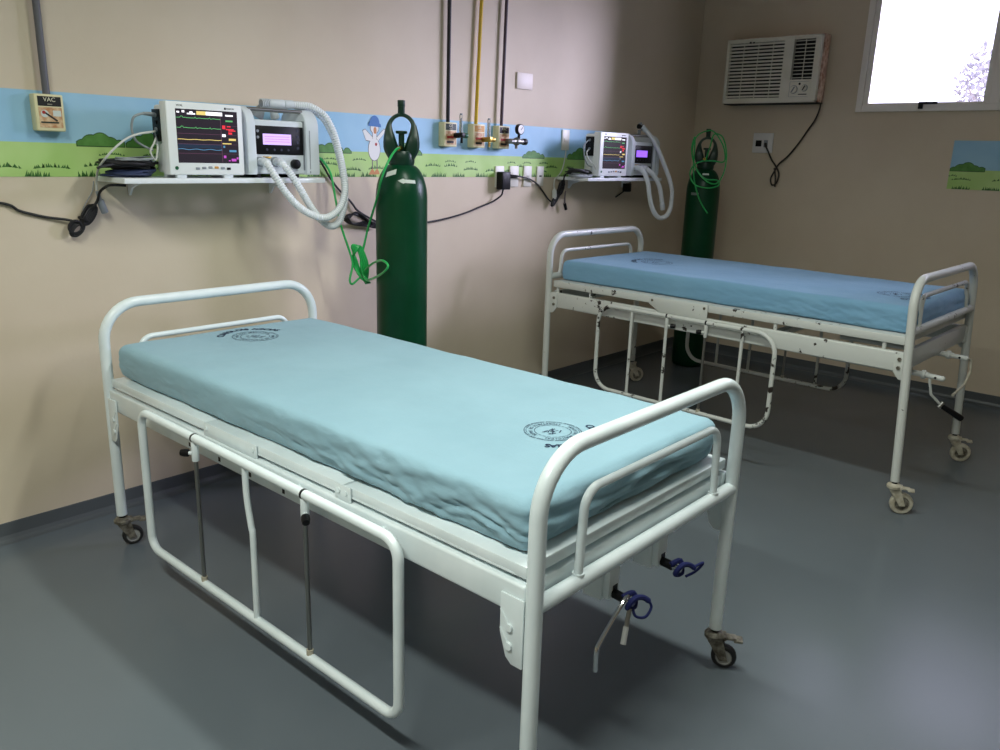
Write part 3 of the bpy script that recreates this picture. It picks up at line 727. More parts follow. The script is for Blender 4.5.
g2 = [Q(.0, 1.51, .045), Q(-.02, 1.60, .08), Q(-.04, 1.68, .07), Q(-.10, 1.66, .07), Q(-.135, 1.55, .10), Q(-.13, 1.43, .13), Q(-.09, 1.35, .135), Q(-.02, 1.36, .14), Q(.06, 1.44, .12), Q(.10, 1.56, .08), Q(.08, 1.66, .06), Q(.02, 1.70, .055), Q(-.04, 1.695, .06), Q(-.11, 1.60, .08), Q(-.125, 1.50, .10),
      Q(-.05, 1.50, .085), Q(.03, 1.495, .085), Q(.085, 1.46, .1), Q(.10, 1.40, .125), Q(.06, 1.335, .14), Q(-.03, 1.315, .145), Q(-.10, 1.335, .13), Q(-.09, 1.37, .125), Q(.0, 1.38, .125), Q(.075, 1.47, .1), Q(.105, 1.58, .08), Q(.09, 1.66, .065), Q(.085, 1.55, .085), Q(.075, 1.40, .125), Q(.04, 1.28, .145), Q(.0, 1.20, .14), Q(-.045, 1.14, .135)]
cable('green_tube', g2, .0048, gtube_m, 'green tube looped around the valve of the corner cylinder', 'tube', 6, 8)

# ------------------------------------------------------------------ wall shelves
SZ = 1.374
def shelf(x0, x1, label):
    E = empty('wall_shelf', ((x0+x1)/2, 0, SZ)); w = (x1-x0)/2
    m = MB(); m.span((-w, -.25, -.019), (w, -.0005, 0), shelf_m, .0015); m.build('board', E)
    for x in (-w*.72, w*.72):
        m = MB(); m.prism([(-.0005, -.0195), (-.14, -.0195), (-.14, -.024), (-.09, -.029), (-.035, -.046), (-.012, -.075), (-.0005, -.075)], 0, x-.004, x+.004, shelf_m, .001); m.build('bracket', E)
    return tag(E, label, 'shelf', 'wall shelves')
shelf(-4.60, -3.712, 'white wall shelf above the nearer bed carrying monitor and ventilator')
shelf(-1.72, -.845, 'white wall shelf above the farther bed head near the corner')

# ------------------------------------------------------------------ patient monitors
def monitor(x, label):
    """front-left-bottom corner at x, -.24; faces -y"""
    W, H = .318, .270; z0 = SZ+.0125; yf = -.24
    E = empty('patient_monitor', (x+W/2, -.175, SZ)); X = lambda u, v, d=0.: (u-W/2, -.065-d, z0-SZ+v)     # u along, v up, d out of the front
    m = MB(); m.span(X(0, 0, -.012), X(W, H, -.052), plast_m, .006); m.span(X(.012, .006, -.05), X(W-.012, H-.012, -.128), plast_m, .012); m.build('body', E)
    m = MB(); m.span(X(.0, .0, -.013), X(W, H, 0.0), plast_m, .008, 3)
    bez = m.build('bezel', E)
    sx0, sx1, sz0, sz1 = .037, .294, .046, .244
    m = MB(); m.span(X(sx0, sz0, -.002), X(sx1, sz1, .0006), scr_bg)
    S = lambda u, v: (sx0+(sx1-sx0)*u, sz0+(sz1-sz0)*v)
    def bar(u0, u1, v0, v1, mt, d=.0010):
        a = S(u0, v0); b_ = S(u1, v1); m.span(X(a[0], a[1], .0004), X(b_[0], b_[1], d), mt)
    bar(.02, .06, .925, .955, scr_w); bar(.10, .14, .935, .975, scr_w); bar(.18, .31, .905, .93, scr_w); bar(.22, .27, .93, .96, scr_w)
    bar(.33, .48, .905, .975, scr_y); bar(.48, .75, .905, .972, scr_w); bar(.80, .93, .905, .935, scr_w)
    for v, mt in ((.84, scr_g), (.655, scr_g), (.44, scr_y), (.255, scr_c)):
        pts = []
        for k in range(81):
            u = k/80*.71+.005; ph = (k % 26)/26
            e = 0.
            if mt is scr_g: e = .045*max(0, 1-abs(ph-.3)*18)-.014*max(0, 1-abs(ph-.38)*16)+.012*max(0, 1-abs(ph-.6)*7)
            elif mt is scr_c: e = .012*sin(ph*6.28)
            else: e = .006*sin(ph*6.28)
            if k < 14 and mt is scr_g: e += .05 if 8 < k < 12 else 0
            p = S(u, v+e*.6); pts.append(X(p[0], p[1], .0012))
        m.tube(pts, .0011, mt, 4)
    bar(.0, .72, .28, .36, scr_b, .0008)
    for v in (.545, .35, .175): bar(.0, .71, v, v+.006, scr_d)
    for v in (.72, .545, .36, .18): bar(.73, 1., v, v+.004, scr_d)
    bar(.712, .718, .02, .9, scr_d)
    for u0, u1, v0, v1, mt in ((.80, .92, .80, .83, scr_g), (.74, .79, .66, .73, scr_r), (.82, .88, .70, .72, scr_r), (.84, .96, .62, .64, scr_r), (.80, .93, .645, .665, scr_r), (.84, .90, .56, .60, scr_r), (.73, .79, .51, .56, scr_w), (.84, .96, .44, .48, scr_y), (.73, .88, .37, .39, scr_y), (.74, .77, .30, .34, scr_c), (.84, .96, .22, .26, scr_c), (.74, .78, .10, .15, scr_m), (.82, .85, .04, .06, scr_m), (.87, .95, .04, .09, scr_m), (.96, .99, .08, .12, scr_m)):
        bar(u0, u1, v0, v1, mt)
    m.build('screen', bez, flat=True)
    m = MB(); m.text('VITAL', .010, Matrix.Translation(X(.055, .256, .0006)) @ Matrix.Rotation(pi/2, 4, 'X'), dtext_m); m.text('MONITOR', .007, Matrix.Translation(X(.265, .254, .0006)) @ Matrix.Rotation(pi/2, 4, 'X'), dtext_m); m.span(X(.24, .25, 0), X(.247, .258, .0008), dtext_m); m.build('lettering', bez, flat=True)
    for k in range(6):
        m = MB(); u = .113+k*.0265; mt = [greyd_m, greyd_m, greyd_m, label_yel_m, greyd_m, dark_m][k]
        m.box(X(u, .030-.002*abs(k-2.5), .0015), (.017, .004, .009), mt, .0018); m.build('button', bez)
    m = MB(); m.rod(X(.028, .026, 0), X(.028, .026, .002), .007, green_m, 16); m.build('power_button', bez)
    m = MB(); m.span(X(-.0012, .122, -.112), X(.002, .240, -.048), dark_m, .002)
    for k in range(4): m.rod(X(-.006, .14+k*.026, -.08), X(0, .14+k*.026, -.08), .008, greyd_m if k % 2 else dark_m, 12)
    m.build('connector_panel', E)
    for u in (.05, W-.07):
        m = MB(); m.span(X(u-.02, -.0125, -.03), X(u+.02, .004, -.005), greyp_m, .003); m.span(X(u-.02, -.0125, -.115), X(u+.02, .012, -.095), greyp_m, .003); m.build('foot', E)
    m = MB(); m.tube(fillet([X(W*.28, H-.02, -.09), X(W*.28, H+.012, -.09), X(W*.72, H+.012, -.09), X(W*.72, H-.02, -.09)], .01, 4), .006, plast_m, 10)
    return tag(E, label, 'patient monitor', 'patient monitors')
monitor(-4.419, 'white patient monitor with coloured traces on the left shelf over the nearer bed')
monitor(-1.601, 'white patient monitor on the right shelf beyond the farther bed')

# ------------------------------------------------------------------ ventilators
def ventilator(x, lcd, label):
    """left outer plate at x"""
    W = .362; E = empty('ventilator', (x+W/2, -.13, SZ)); X = lambda u, v, d=0.: (u-W/2, -.07-d, v)     # front of the body at y=-.20
    m = MB(); m.span(X(.045, .016, 0), X(W-.065, .236, -.165), greyp_m, .008, 3); m.span(X(.06, .0, -.02), X(.09, .02, -.14), dark_m, .003); m.span(X(W-.11, .0, -.02), X(W-.08, .02, -.14), dark_m, .003); m.build('body', E)
    for u, wd in ((.008, .040), (W-.068, .066)):
        m = MB(); prof = [(-.07+.165, .014), (-.07-.022, .014), (-.07-.026, .03), (-.07-.022, .17)]
        for k in range(9): a = k/8*pi/2; prof.append((-.07-.022+.075*(1-cos(a)), .212+.075*sin(a)))
        prof += [(-.07+.11, .287)]
        for k in range(7): a = k/6*pi/2; prof.append((-.07+.11+.055*sin(a), .232+.055*cos(a)))
        m.prism(prof, 0, u-W/2, u-W/2+wd, greyp_m, .003); sp = m.build('side_plate', E, ang=50)
        if wd > .05:
            m = MB(); m.span(X(u-.0008, .03, -.11), X(u+.012, .24, .012), greyd_m, .004); m.span(X(u+.014, .02, .0255), X(u+.018, .2, .0258), greyd_m); m.build('trim_strip', sp)
    m = MB(); m.rod(X(.04, .276, -.02), X(W-.06, .276, -.02), .0085, steel_m, 16); m.build('handle', E)
    m = MB(); m.span(X(.052, .096, -.002), X(W-.07, .212, .004), dark_m, .004); pn = m.build('control_panel', E)
    m = MB(); m.span(X(.092, .136, .0035), X(.230, .180, .0046), lcd)
    for v in (.148, .158, .168): m.span(X(.10, v, .004), X(.222, v+.002, .0049), lcdt_m)
    m.build('lcd_screen', pn, flat=True)
    m = MB()
    for v in (.165, .19): m.rod(X(.068, v, .003), X(.068, v, .006), .006, greyd_m, 12)
    for k in range(4): m.rod(X(.262, .125+k*.024, .003), X(.262, .125+k*.024, .0055), .006, mat_dk, 12)
    for k in range(4): m.rod(X(.11+k*.035, .116, .003), X(.11+k*.035, .116, .0055), .005, mat_dk, 12)
    m.build('keypad', pn)
    m = MB(); m.rod(X(.244, .058, -.002), X(.244, .058, .022), .0205, dark_m, 24, bev=.003); m.build('dial', E)
    for u in (.072, .147):
        m = MB(); m.rod(X(u, .066, -.002), X(u, .066, .012), .0205, greyd_m, 20, bev=.002); m.rod(X(u, .066, .01), X(u, .066, .026), .0165, greyp_m, 20); m.build('hose_port', E)
    m = MB(); m.box(X(.11, .084, .002), (.04, .004, .008), brass_m, .001); m.build('port_label', E)
    return tag(E, label, 'ventilator', 'ventilators')
mat_dk = mat('dim_keys', srgb(58, 60, 78), .5)
ventilator(-4.080, lcd_m, 'pale grey ventilator with violet display on the left shelf')
ventilator(-1.213, lcd2_m, 'pale grey ventilator half hidden behind the monitor on the right shelf')
def hose(pts, label):
    m = MB(); m.tube(smooth(pts, 10), .0148, hose_m, 14, wave=.0017, pitch=.0105); P = [Vector(p) for p in pts]
    for a, b_ in ((P[0], P[1]), (P[-1], P[-2])):
        d = (b_-a).normalized(); m.rod(a-d*.012, a+d*.03, .0178, greyp_m, 16, bev=.002)
    return tag(m.build('breathing_hose', ang=60), label, 'hose', 'corrugated hoses')
hose([(-4.008, -.238, 1.440), (-4.010, -.262, 1.434), (-3.993, -.29, 1.385), (-3.955, -.3, 1.324), (-3.898, -.3, 1.265), (-3.833, -.3, 1.226), (-3.76, -.3, 1.206), (-3.692, -.29, 1.225), (-3.645, -.28, 1.267), (-3.614, -.265, 1.332), (-3.605, -.24, 1.41), (-3.600, -.205, 1.497), (-3.616, -.19, 1.575), (-3.655, -.18, 1.642), (-3.712, -.165, 1.676), (-3.765, -.155, 1.681), (-3.83, -.15, 1.680)], 'corrugated white hose from the first port, front loop below the left shelf')
hose([(-3.933, -.238, 1.440), (-3.935, -.258, 1.434), (-3.91, -.275, 1.397), (-3.871, -.285, 1.335), (-3.811, -.272, 1.257), (-3.753, -.262, 1.198), (-3.692, -.252, 1.164), (-3.639, -.24, 1.175), (-3.602, -.225, 1.218), (-3.574, -.21, 1.275), (-3.558, -.185, 1.355), (-3.556, -.155, 1.453), (-3.575, -.135, 1.554), (-3.625, -.13, 1.632), (-3.690, -.118, 1.670), (-3.755, -.115, 1.679), (-3.83, -.115, 1.679)], 'corrugated white hose from the second port, lower loop below the left shelf')
m = MB(); m.rod((-3.842, -.15, 1.680), (-3.905, -.135, 1.680), .0185, greyp_m, 18, bev=.003); m.rod((-3.842, -.115, 1.679), (-3.905, -.13, 1.680), .0185, greyp_m, 18, bev=.003); m.rod((-3.895, -.132, 1.680), (-3.945, -.132, 1.678), .016, greyd_m, 18, bev=.003)
for k in range(5): m.rod((-3.908-.008*k, -.132, 1.6795-.0003*k), (-3.911-.008*k, -.132, 1.6793-.0003*k), .0195, greyp_m, 16)
m.rod((-3.925, -.115, 1.672), (-3.945, -.095, 1.624), .014, greyd_m, 16, r2=.030, bev=.002); m.rod((-3.885, -.125, 1.67), (-3.86, -.105, 1.625), .013, greyp_m, 14, r2=.02, bev=.002)
tag(m.build('wye_connector'), 'grey hose connector resting on top of the left ventilator handle', 'connector')
hose([(-1.141, -.238, 1.440), (-1.143, -.262, 1.434), (-1.128, -.29, 1.395), (-1.101, -.3, 1.337), (-1.071, -.3, 1.257), (-1.035, -.3, 1.19), (-.981, -.3, 1.134), (-.91, -.3, 1.104), (-.83, -.3, 1.115), (-.766, -.29, 1.161), (-.738, -.28, 1.223), (-.736, -.275, 1.292), (-.769, -.27, 1.36), (-.814, -.262, 1.428), (-.874, -.25, 1.515), (-.917, -.235, 1.581), (-.958, -.20, 1.655), (-1.0, -.165, 1.705)], 'corrugated white hose in a long loop below the right shelf')
hose([(-1.066, -.238, 1.440), (-1.066, -.258, 1.434), (-1.0, -.275, 1.395), (-.935, -.285, 1.329), (-.888, -.28, 1.26), (-.853, -.28, 1.17)], 'corrugated white hose hanging with a free end inside the right shelf loop')
m = MB(); m.rod((-1.0, -.165, 1.69), (-1.02, -.15, 1.735), .012, greyd_m, 12); m.rod((-1.035, -.15, 1.712), (-.99, -.155, 1.712), .016, dark_m, 14); m.rod((-1.02, -.15, 1.69), (-1.02, -.15, 1.655), .011, greyd_m, 12)
tag(m.build('hose_connector'), 'dark hose connector at the top of the right ventilator loop', 'connector')

# ------------------------------------------------------------------ gas outlets, pipes and regulators
def outlet(x0, head_m, txt, low, label):
    W, H, D = .098, .127, .048; E = empty('gas_outlet', (x0+W/2, 0, 1.532)); X = lambda u, v, d: (u-W/2, -d, v)
    m = MB(); m.span(X(0, 0, .001), X(W, H, D), box_m, .005, 3); m.build('housing', E)
    m = MB(); m.span(X(.011, .012, D-.001), X(W-.009, .082, D+.0012), low[0])
    if low[1]: m.rod(X(.03, .06, D), X(.03, .06, D+.002), .013, sticker_m, 18); m.rod(X(.027, .064, D), X(.027, .064, D+.0026), .006, red_m, 12); m.box(X(.05, .05, D+.001), (.05, .003, .006), dtext_m, 0, Matrix.Rotation(.6, 4, 'Y')); m.box(X(.045, .03, D+.001), (.06, .003, .005), label_grn_m); m.span(X(.058, .052, D), X(.085, .072, D+.002), sticker_m)
    else:
        for v in (.025, .05): m.box(X(.045, v, D+.001), (.05, .003, .012), dtext_m if v < .03 else red_m)
    m.build('instruction_label', E, flat=True)
    m = MB(); m.span(X(.011, .086, D-.001), X(W-.009, H-.008, D+.0012), head_m); T = Matrix.Translation(X(.05, .108, D+.0016)) @ Matrix.Rotation(pi/2, 4, 'X')
    m.text(txt[0], .021, T, ltext_m); m.text(txt[1], .007, Matrix.Translation(X(.05, .093, D+.0016)) @ Matrix.Rotation(pi/2, 4, 'X'), ltext_m)
    m.build('name_plate', E, flat=True)
    return tag(E, label, 'gas outlet', 'wall gas outlets')
outlet(-4.803, label_blk_m, ('VAC', 'vacuo'), (label_bge_m, True), 'cream wall outlet box marked VAC above the left end of the painted strip')
outlet(-2.780, label_grn_m, ('O2', 'oxigenio'), (label_bge_m, False), 'cream wall gas outlet box under the black pipe')
outlet(-2.555, label_yel_m, ('AR', 'medicinal'), (label_bge_m, False), 'cream wall gas outlet box with orange label under the yellow pipe')
outlet(-2.345, label_pur_m, ('VAC', 'vacuo'), (label_bge_m, False), 'cream wall gas outlet box under the dark purple pipe, beside the gauge')
def pipe(x, x1, r, mt, label):
    m = MB(); m.rod((x, -.026, 1.656), (x1, -.026, RZ), r, mt, 14)
    for z in (1.78, 2.25, 2.7):
        m.span((x-r*2.2, -.033-r*.2, z-.008), (x+r*2.2, 0, z+.008), greyp_m, .001) if False else None
    return tag(m.build('gas_pipe'), label, 'pipe', 'vertical gas pipes')
pipe(-4.752, -4.752, .0125, greypipe_m, 'grey vertical pipe rising from the box marked VAC')
pipe(-2.732, -2.728, .0105, blackp_m, 'black vertical gas pipe, leftmost of the three together')
pipe(-2.512, -2.463, .0105, yell_m, 'yellow vertical gas pipe between the black and purple ones')
pipe(-2.298, -2.270, .0095, purp_m, 'dark purple vertical gas pipe, nearest the blank plate')
def flow(x, z, body, knob, label):
    E = empty('flowmeter', (x, -.05, z)); m = MB()
    m.rod((0, 0, 0), (0, -.035, 0), .014, body, 16, bev=.002); m.box((.004, -.045, 0), (.05, .022, .024), body, .004); m.rod((.022, -.045, 0), (.046, -.045, 0), .014, knob, 14, bev=.002); m.rod((.006, -.045, -.01), (.006, -.045, -.04), .007, body, 12)
    m.build('valve_body', E)
    m = MB(); m.rod((.0, -.045, .01), (.0, -.045, .105), .0105, clear_m, 14); m.rod((.0, -.045, .105), (.0, -.045, .113), .008, greyd_m, 12); m.rod((.0, -.045, .012), (.0, -.045, .09), .0025, greyd_m, 8); m.build('gauge_tube', E)
    m = MB(); m.rod((-.012, -.05, .002), (-.012, -.075, .002), .013, body, 14, bev=.002); m.build('knob', E)
    return tag(E, label, 'flowmeter', 'flowmeters')
flow(-2.70, 1.592, dark_m, green_m, 'black and green flowmeter plugged into the outlet under the black pipe')
flow(-2.478, 1.578, brass_m, brass_m, 'brass yellow flowmeter with clear tube under the yellow pipe')
E = empty('vacuum_regulator', (-2.275, -.05, 1.575)); m = MB()
m.rod((0, 0, 0), (0, -.04, 0), .014, steel_m, 16); m.rod((-.03, -.05, 0), (.085, -.05, .0), .015, steel_m, 16, bev=.003); m.rod((.03, -.05, -.0), (.03, -.05, -.04), .009, steel_m, 12); m.rod((.05, -.05, 0), (.05, -.05, .045), .008, dark_m, 12)
m.ball((.03, -.05, 0), .024, steel_m, 14); m.build('valve_body', E)
m = MB(); m.rod((.05, -.042, .068), (.05, -.066, .068), .030, dark_m, 28, bev=.003); m.rod((.05, -.066, .068), (.05, -.0668, .068), .025, plate2_m, 24); m.box((.054, -.068, .072), (.022, .001, .003), dtext_m, 0, Matrix.Rotation(-.8, 4, 'Y')); m.build('gauge', E)
m = MB(); m.rod((.085, -.05, 0), (.115, -.05, 0), .019, dark_m, 10, bev=.003); m.build('knob', E)
tag(E, 'steel vacuum regulator with round gauge beside the purple pipe outlet', 'regulator')

# ------------------------------------------------------------------ plates, sockets and plugs on the back wall
def plate(name, x0, x1, z0, z1, mt, label, cat, kind, group=None):
    E = empty(name, ((x0+x1)/2, 0, (z0+z1)/2)); w, h = (x1-x0)/2, (z1-z0)/2
    m = MB(); m.span((-w, -.010, -h), (w, -.0005, h), mt, .003); m.build('cover', E)
    if kind == 'socket':
        m = MB(); m.span((-w*.5, -.0115, -.022), (w*.5, -.0095, .022), mt, .001)
        for k in (-1, 0, 1): m.rod((k*.009, -.0118, .002*(k != 0)), (k*.009, -.0108, .002*(k != 0)), .0026, dtext_m, 10)
        m.build('socket_insert', E)
    if kind == 'switch':
        m = MB(); m.span((-w*.45, -.0135, -.012), (w*.45, -.0095, .012), mt, .001); m.build('rocker', E)
    if kind == 'slot':
        m = MB(); m.span((-.011, -.0112, -.004), (.011, -.0098, .005), dtext_m); m.build('slot', E)
    return tag(E, label, cat, group)
plate('blank_plate', -2.152, -2.008, 1.876, 1.968, mat('beige_plate', srgb(222, 210, 198), .45), 'blank white cover plate high on the wall right of the pipes', 'cover plate', None)
plate('switch_plate', -1.693, -1.618, 1.538, 1.664, plate_m, 'narrow ivory switch plate left of the right shelf, white cord below', 'switch plate', 'switch')
plate('socket_plate', -2.318, -2.242, 1.313, 1.434, plate_m, 'ivory socket plate behind the black power adapter', 'socket', 'socket', 'row of four socket plates')
plate('socket_plate', -2.190, -2.108, 1.313, 1.435, plate_m, 'ivory socket plate with a thin black plug in it', 'socket', 'socket', 'row of four socket plates')
plate('socket_plate', -2.060, -1.985, 1.313, 1.436, plate_m, 'empty ivory socket plate right of the one with thin plug', 'socket', 'socket', 'row of four socket plates')
plate('socket_plate', -1.932, -1.867, 1.316, 1.436, plate_m, 'ivory plate with one dark slot, last of the row of four', 'socket', 'slot', 'row of four socket plates')
E = empty('power_adapter', (-2.275, -.012, 1.352)); m = MB(); m.span((-.040, -.05, -.052), (.036, -.001, .05), dark_m, .006, 3); m.build('case', E); m = MB(); m.rod((-.01, -.03, -.046), (-.014, -.03, -.07), .007, dark_m, 10, r2=.004)
m.build('strain_relief', E); tag(E, 'black power adapter block plugged into the leftmost socket of the row', 'power adapter')
cable('electric_cable', [(-2.289, -.042, 1.283), (-2.297, -.035, 1.262), (-2.355, -.02, 1.228), (-2.452, -.015, 1.202), (-2.57, -.012, 1.171), (-2.706, -.011, 1.147), (-2.852, -.01, 1.131), (-2.991, -.01, 1.126), (-3.131, -.01, 1.132), (-3.22, -.02, 1.146), (-3.298, -.02, 1.179), (-3.355, -.02, 1.211), (-3.377, -.014, 1.24), (-3.413, -.012, 1.275), (-3.461, -.012, 1.314), (-3.507, -.012, 1.366), (-3.559, -.03, 1.422), (-3.61, -.06, 1.449), (-3.70, -.075, 1.45)], .0052, cable_m, 'black cord running along the wall from adapter to left ventilator', 'cord')
bl = []
for k in range(4):
    d = .004*k; bl += [(-3.229, -.028-d, 1.117+d), (-3.307, -.035-d, 1.131+d*2), (-3.395, -.030-d, 1.144), (-3.438, -.030-d*2, 1.165+d), (-3.419, -.03-d, 1.189-d), (-3.369, -.035, 1.187+d), (-3.307, -.034-d*2, 1.158), (-3.242, -.034, 1.130+d)]
cable('cord_bundle', bl, .0055, cable_m, 'black cord gathered in loops on the wall left of the green cylinder', 'cord')
def plug_end(mb): mb.rod((-2.19, -.013, 1.375), (-2.15, -.034, 1.375), .012, cable_m, 12, r2=.008)
cable('electric_cable', [(-2.165, -.027, 1.375), (-2.13, -.034, 1.375), (-2.026, -.024, 1.36), (-1.94, -.018, 1.329), (-1.878, -.014, 1.286), (-1.826, -.02, 1.236), (-1.807, -.034, 1.217)], .0052, cable_m, 'black cord arching from the second socket to the tied bundle', 'cord', extra=plug_end)
def hank(c, ax, half, wid, n, seed, flat=.012):
    rb = random.Random(seed); ax = Vector(ax).normalized(); sd = Vector((ax.z, 0, -ax.x)); pts = []
    for k in range(n):
        o_ = Vector((rb.uniform(-.4, .4)*wid, -rb.uniform(0, flat), rb.uniform(-.3, .3)*wid)); h_ = half*rb.uniform(.8, 1.06); w_ = wid*rb.uniform(.45, 1.1)
        for j in range(10):
            t_ = 2*pi*j/10; p = Vector(c)+o_+ax*h_*cos(t_)+sd*w_*sin(t_); pts.append(tuple(p))
    return pts
b2 = hank((-1.745, -.026, 1.258), (.62, 0, .78), .085, .018, 7, 4)+hank((-1.71, -.026, 1.305), (.3, 0, .95), .045, .022, 4, 5)+hank((-1.735, -.026, 1.27), (.62, 0, .78), .05, .014, 3, 6)
b2 += [(-1.70, -.045, 1.30), (-1.712, -.05, 1.335), (-1.735, -.08, 1.39), (-1.70, -.12, 1.398), (-1.64, -.14, 1.392)]
cable('cord_bundle', b2, .0052, cable_m, 'black cords tied in a hanging bunch under the left end of right shelf', 'cord', 5)
def tail(mb): mb.rod((-1.668, -.034, 1.205), (-1.650, -.034, 1.165), .010, dark_m, 10)
cable('adapter_lead', [(-1.70, -.06, 1.285), (-1.684, -.045, 1.253), (-1.67, -.035, 1.208), (-1.665, -.034, 1.20)], .0055, mat('brown_grey_lead', srgb(110, 96, 96), .5), 'short lead with black tip dangling below the cord bunch', 'cord', extra=tail)
def wplug(mb): mb.lathe([(.004, .03), (.014, .02), (.016, -.02), (.012, -.034), (.004, -.036)], whitec_m, 14, Matrix.Translation((-1.777, -.03, 1.27)))
cable('white_cord', [(-1.652, -.012, 1.539), (-1.657, -.01, 1.49), (-1.682, -.01, 1.415), (-1.734, -.02, 1.378), (-1.768, -.02, 1.353), (-1.776, -.024, 1.316), (-1.777, -.03, 1.298)], .004, whitec_m, 'thin white cord from the switch plate ending in a white plug', 'cord', extra=wplug)

# ------------------------------------------------------------------ leads and cables at the left shelf and right shelf
def coil(cx, cy, z, a, b_, r, turns, mt, seed, label, tails=(), lift=.35):
    rr = random.Random(seed); pts = []; n = 10
    for k in range(turns):
        ox, oy = rr.uniform(-.022, .022), rr.uniform(-.014, .014); ga, gb = rr.uniform(.62, 1.08), rr.uniform(.6, 1.05); ph = rr.uniform(-.5, .5); tl = rr.uniform(-.008, .008)
        for j in range(n):
            t_ = 2*pi*j/n; x, y = a*ga*cos(t_), b_*gb*sin(t_); c_, s_ = cos(ph), sin(ph)
            pts.append((cx+ox*.9+x*c_-y*s_, cy+oy+(x*s_+y*c_)*.8, z+r+k*r*lift+abs(tl)+tl*cos(t_)+rr.uniform(0, r*.5)))
    pts += list(tails)
    return cable('lead_coil', pts, r, mt, label, 'cable', 5, 6)
coil(-4.525, -.135, SZ, .088, .085, .0045, 9, navy_m, 1, 'navy blue lead coiled flat on the left end of the left shelf')
coil(-4.535, -.13, SZ+.026, .105, .08, .0048, 11, cable_m, 2, 'black leads heaped on top of the blue coil on the left shelf', [(-4.60, -.19, SZ+.05), (-4.655, -.20, SZ+.040), (-4.672, -.20, SZ+.034)], .55)
coil(-4.505, -.15, SZ+.052, .080, .06, .0030, 5, greyc_m, 3, 'thin grey lead lying over the black heap on the left shelf', [(-4.45, -.18, SZ+.07), (-4.437, -.19, SZ+.09), (-4.432, -.18, SZ+.13), (-4.428, -.16, SZ+.165)], .5)
for k, (dx, zz) in enumerate(((0, 1.60), (.0, 1.574))):
    pass
cable('sensor_lead', [(-4.427, -.16, 1.606), (-4.45, -.18, 1.608), (-4.481, -.18, 1.606), (-4.512, -.18, 1.593), (-4.519, -.17, 1.564), (-4.515, -.165, 1.532), (-4.5, -.16, 1.505), (-4.465, -.16, 1.485), (-4.445, -.17, 1.475)], .0045, greyc_m, 'grey lead curving from the top connector of the left monitor', 'cable', extra=lambda mb: mb.rod((-4.427, -.16, 1.606), (-4.475, -.18, 1.607), .009, greyd_m, 12, r2=.006))
def grip_end(mb):
    mb.rod((-4.604, -.03, 1.285), (-4.588, -.03, 1.235), .014, greyd_m, 12, bev=.004); mb.rod((-4.61, -.03, 1.318), (-4.603, -.03, 1.284), .007, greyc_m, 10)
cable('sensor_lead', [(-4.427, -.16, 1.545), (-4.466, -.2, 1.541), (-4.512, -.2, 1.532), (-4.558, -.2, 1.513), (-4.605, -.2, 1.477), (-4.636, -.18, 1.437), (-4.628, -.1, 1.399), (-4.611, -.035, 1.356), (-4.612, -.03, 1.322)], .0042, whitec_m, 'white lead arching from the left monitor, hanging past the shelf end', 'cable', extra=grip_end)
cable('sensor_lead', [(-4.427, -.165, 1.524), (-4.45, -.19, 1.50), (-4.47, -.20, 1.47), (-4.45, -.195, 1.44), (-4.436, -.19, 1.49), (-4.428, -.16, 1.50)], .0035, whitec_m, 'short white lead drooping from the lowest connector of the left monitor', 'cable')
cable('sagging_cable', [(-5.6, -.01, 1.36), (-5.2, -.01, 1.315), (-4.941, -.01, 1.28), (-4.88, -.01, 1.25), (-4.799, -.01, 1.226), (-4.723, -.02, 1.213), (-4.69, -.03, 1.2)], .005, cable_m, 'black cord sagging along the wall at the left below the VAC box', 'cord')
b3 = hank((-4.648, -.022, 1.232), (.55, 0, .84), .042, .016, 8, 9)+hank((-4.700, -.022, 1.180), (.7, 0, .7), .030, .022, 4, 10)[::1]+hank((-4.655, -.022, 1.225), (.55, 0, .84), .03, .012, 3, 12)
b3 += [(-4.632, -.04, 1.262), (-4.618, -.045, 1.286), (-4.613, -.06, 1.316), (-4.606, -.1, 1.337), (-4.605, -.15, 1.346), (-4.56, -.17, 1.345)]
cable('cord_bundle', b3, .0052, cable_m, 'thick black cord bunch hanging below the left end of the left shelf', 'cord', 5, extra=lambda mb: mb.tube([(-4.668+.018*cos(t_*pi/8)*.84, -.024+.016*sin(t_*pi/8), 1.212-.018*cos(t_*pi/8)*.55) for t_ in range(16)], .005, cable_m, 8, closed=True))
cable('thin_wire', [(-4.612, -.012, 1.355), (-4.622, -.012, 1.315), (-4.645, -.012, 1.28), (-4.66, -.012, 1.255), (-4.668, -.02, 1.24)], .002, greyc_m, 'thin grey wire on the wall beside the hanging black bunch', 'cable')
coil(-1.67, -.15, SZ, .08, .075, .0042, 7, greyc_m, 21, 'grey lead coiled at the left end of the right shelf')
coil(-1.665, -.13, SZ+.022, .085, .065, .0042, 9, cable_m, 22, 'black leads heaped at the left end of the right shelf', lift=.5)
cable('sensor_lead', [(-1.609, -.16, 1.60), (-1.65, -.18, 1.60), (-1.69, -.18, 1.565), (-1.685, -.185, 1.50), (-1.655, -.19, 1.455), (-1.62, -.2, 1.44)], .004, greyc_m, 'grey lead bowing from the top connector of the right monitor', 'cable')
cable('sensor_lead', [(-1.609, -.16, 1.545), (-1.64, -.18, 1.545), (-1.672, -.19, 1.525), (-1.66, -.2, 1.485), (-1.62, -.21, 1.455), (-1.575, -.225, 1.392)], .004, whitec_m, 'white lead bowing from the lower connector of the right monitor', 'cable')
cable('drooping_cable', [(-1.0, -.04, 1.42), (-.93, -.03, 1.36), (-.90, -.03, 1.31), (-.98, -.025, 1.27), (-1.06, -.02, 1.235)], .005, cable_m, 'black cord drooping under the right shelf behind the hoses', 'cord', extra=lambda mb: mb.span((-.975, -.06, 1.27), (-.925, -.012, 1.33), dark_m, .008))

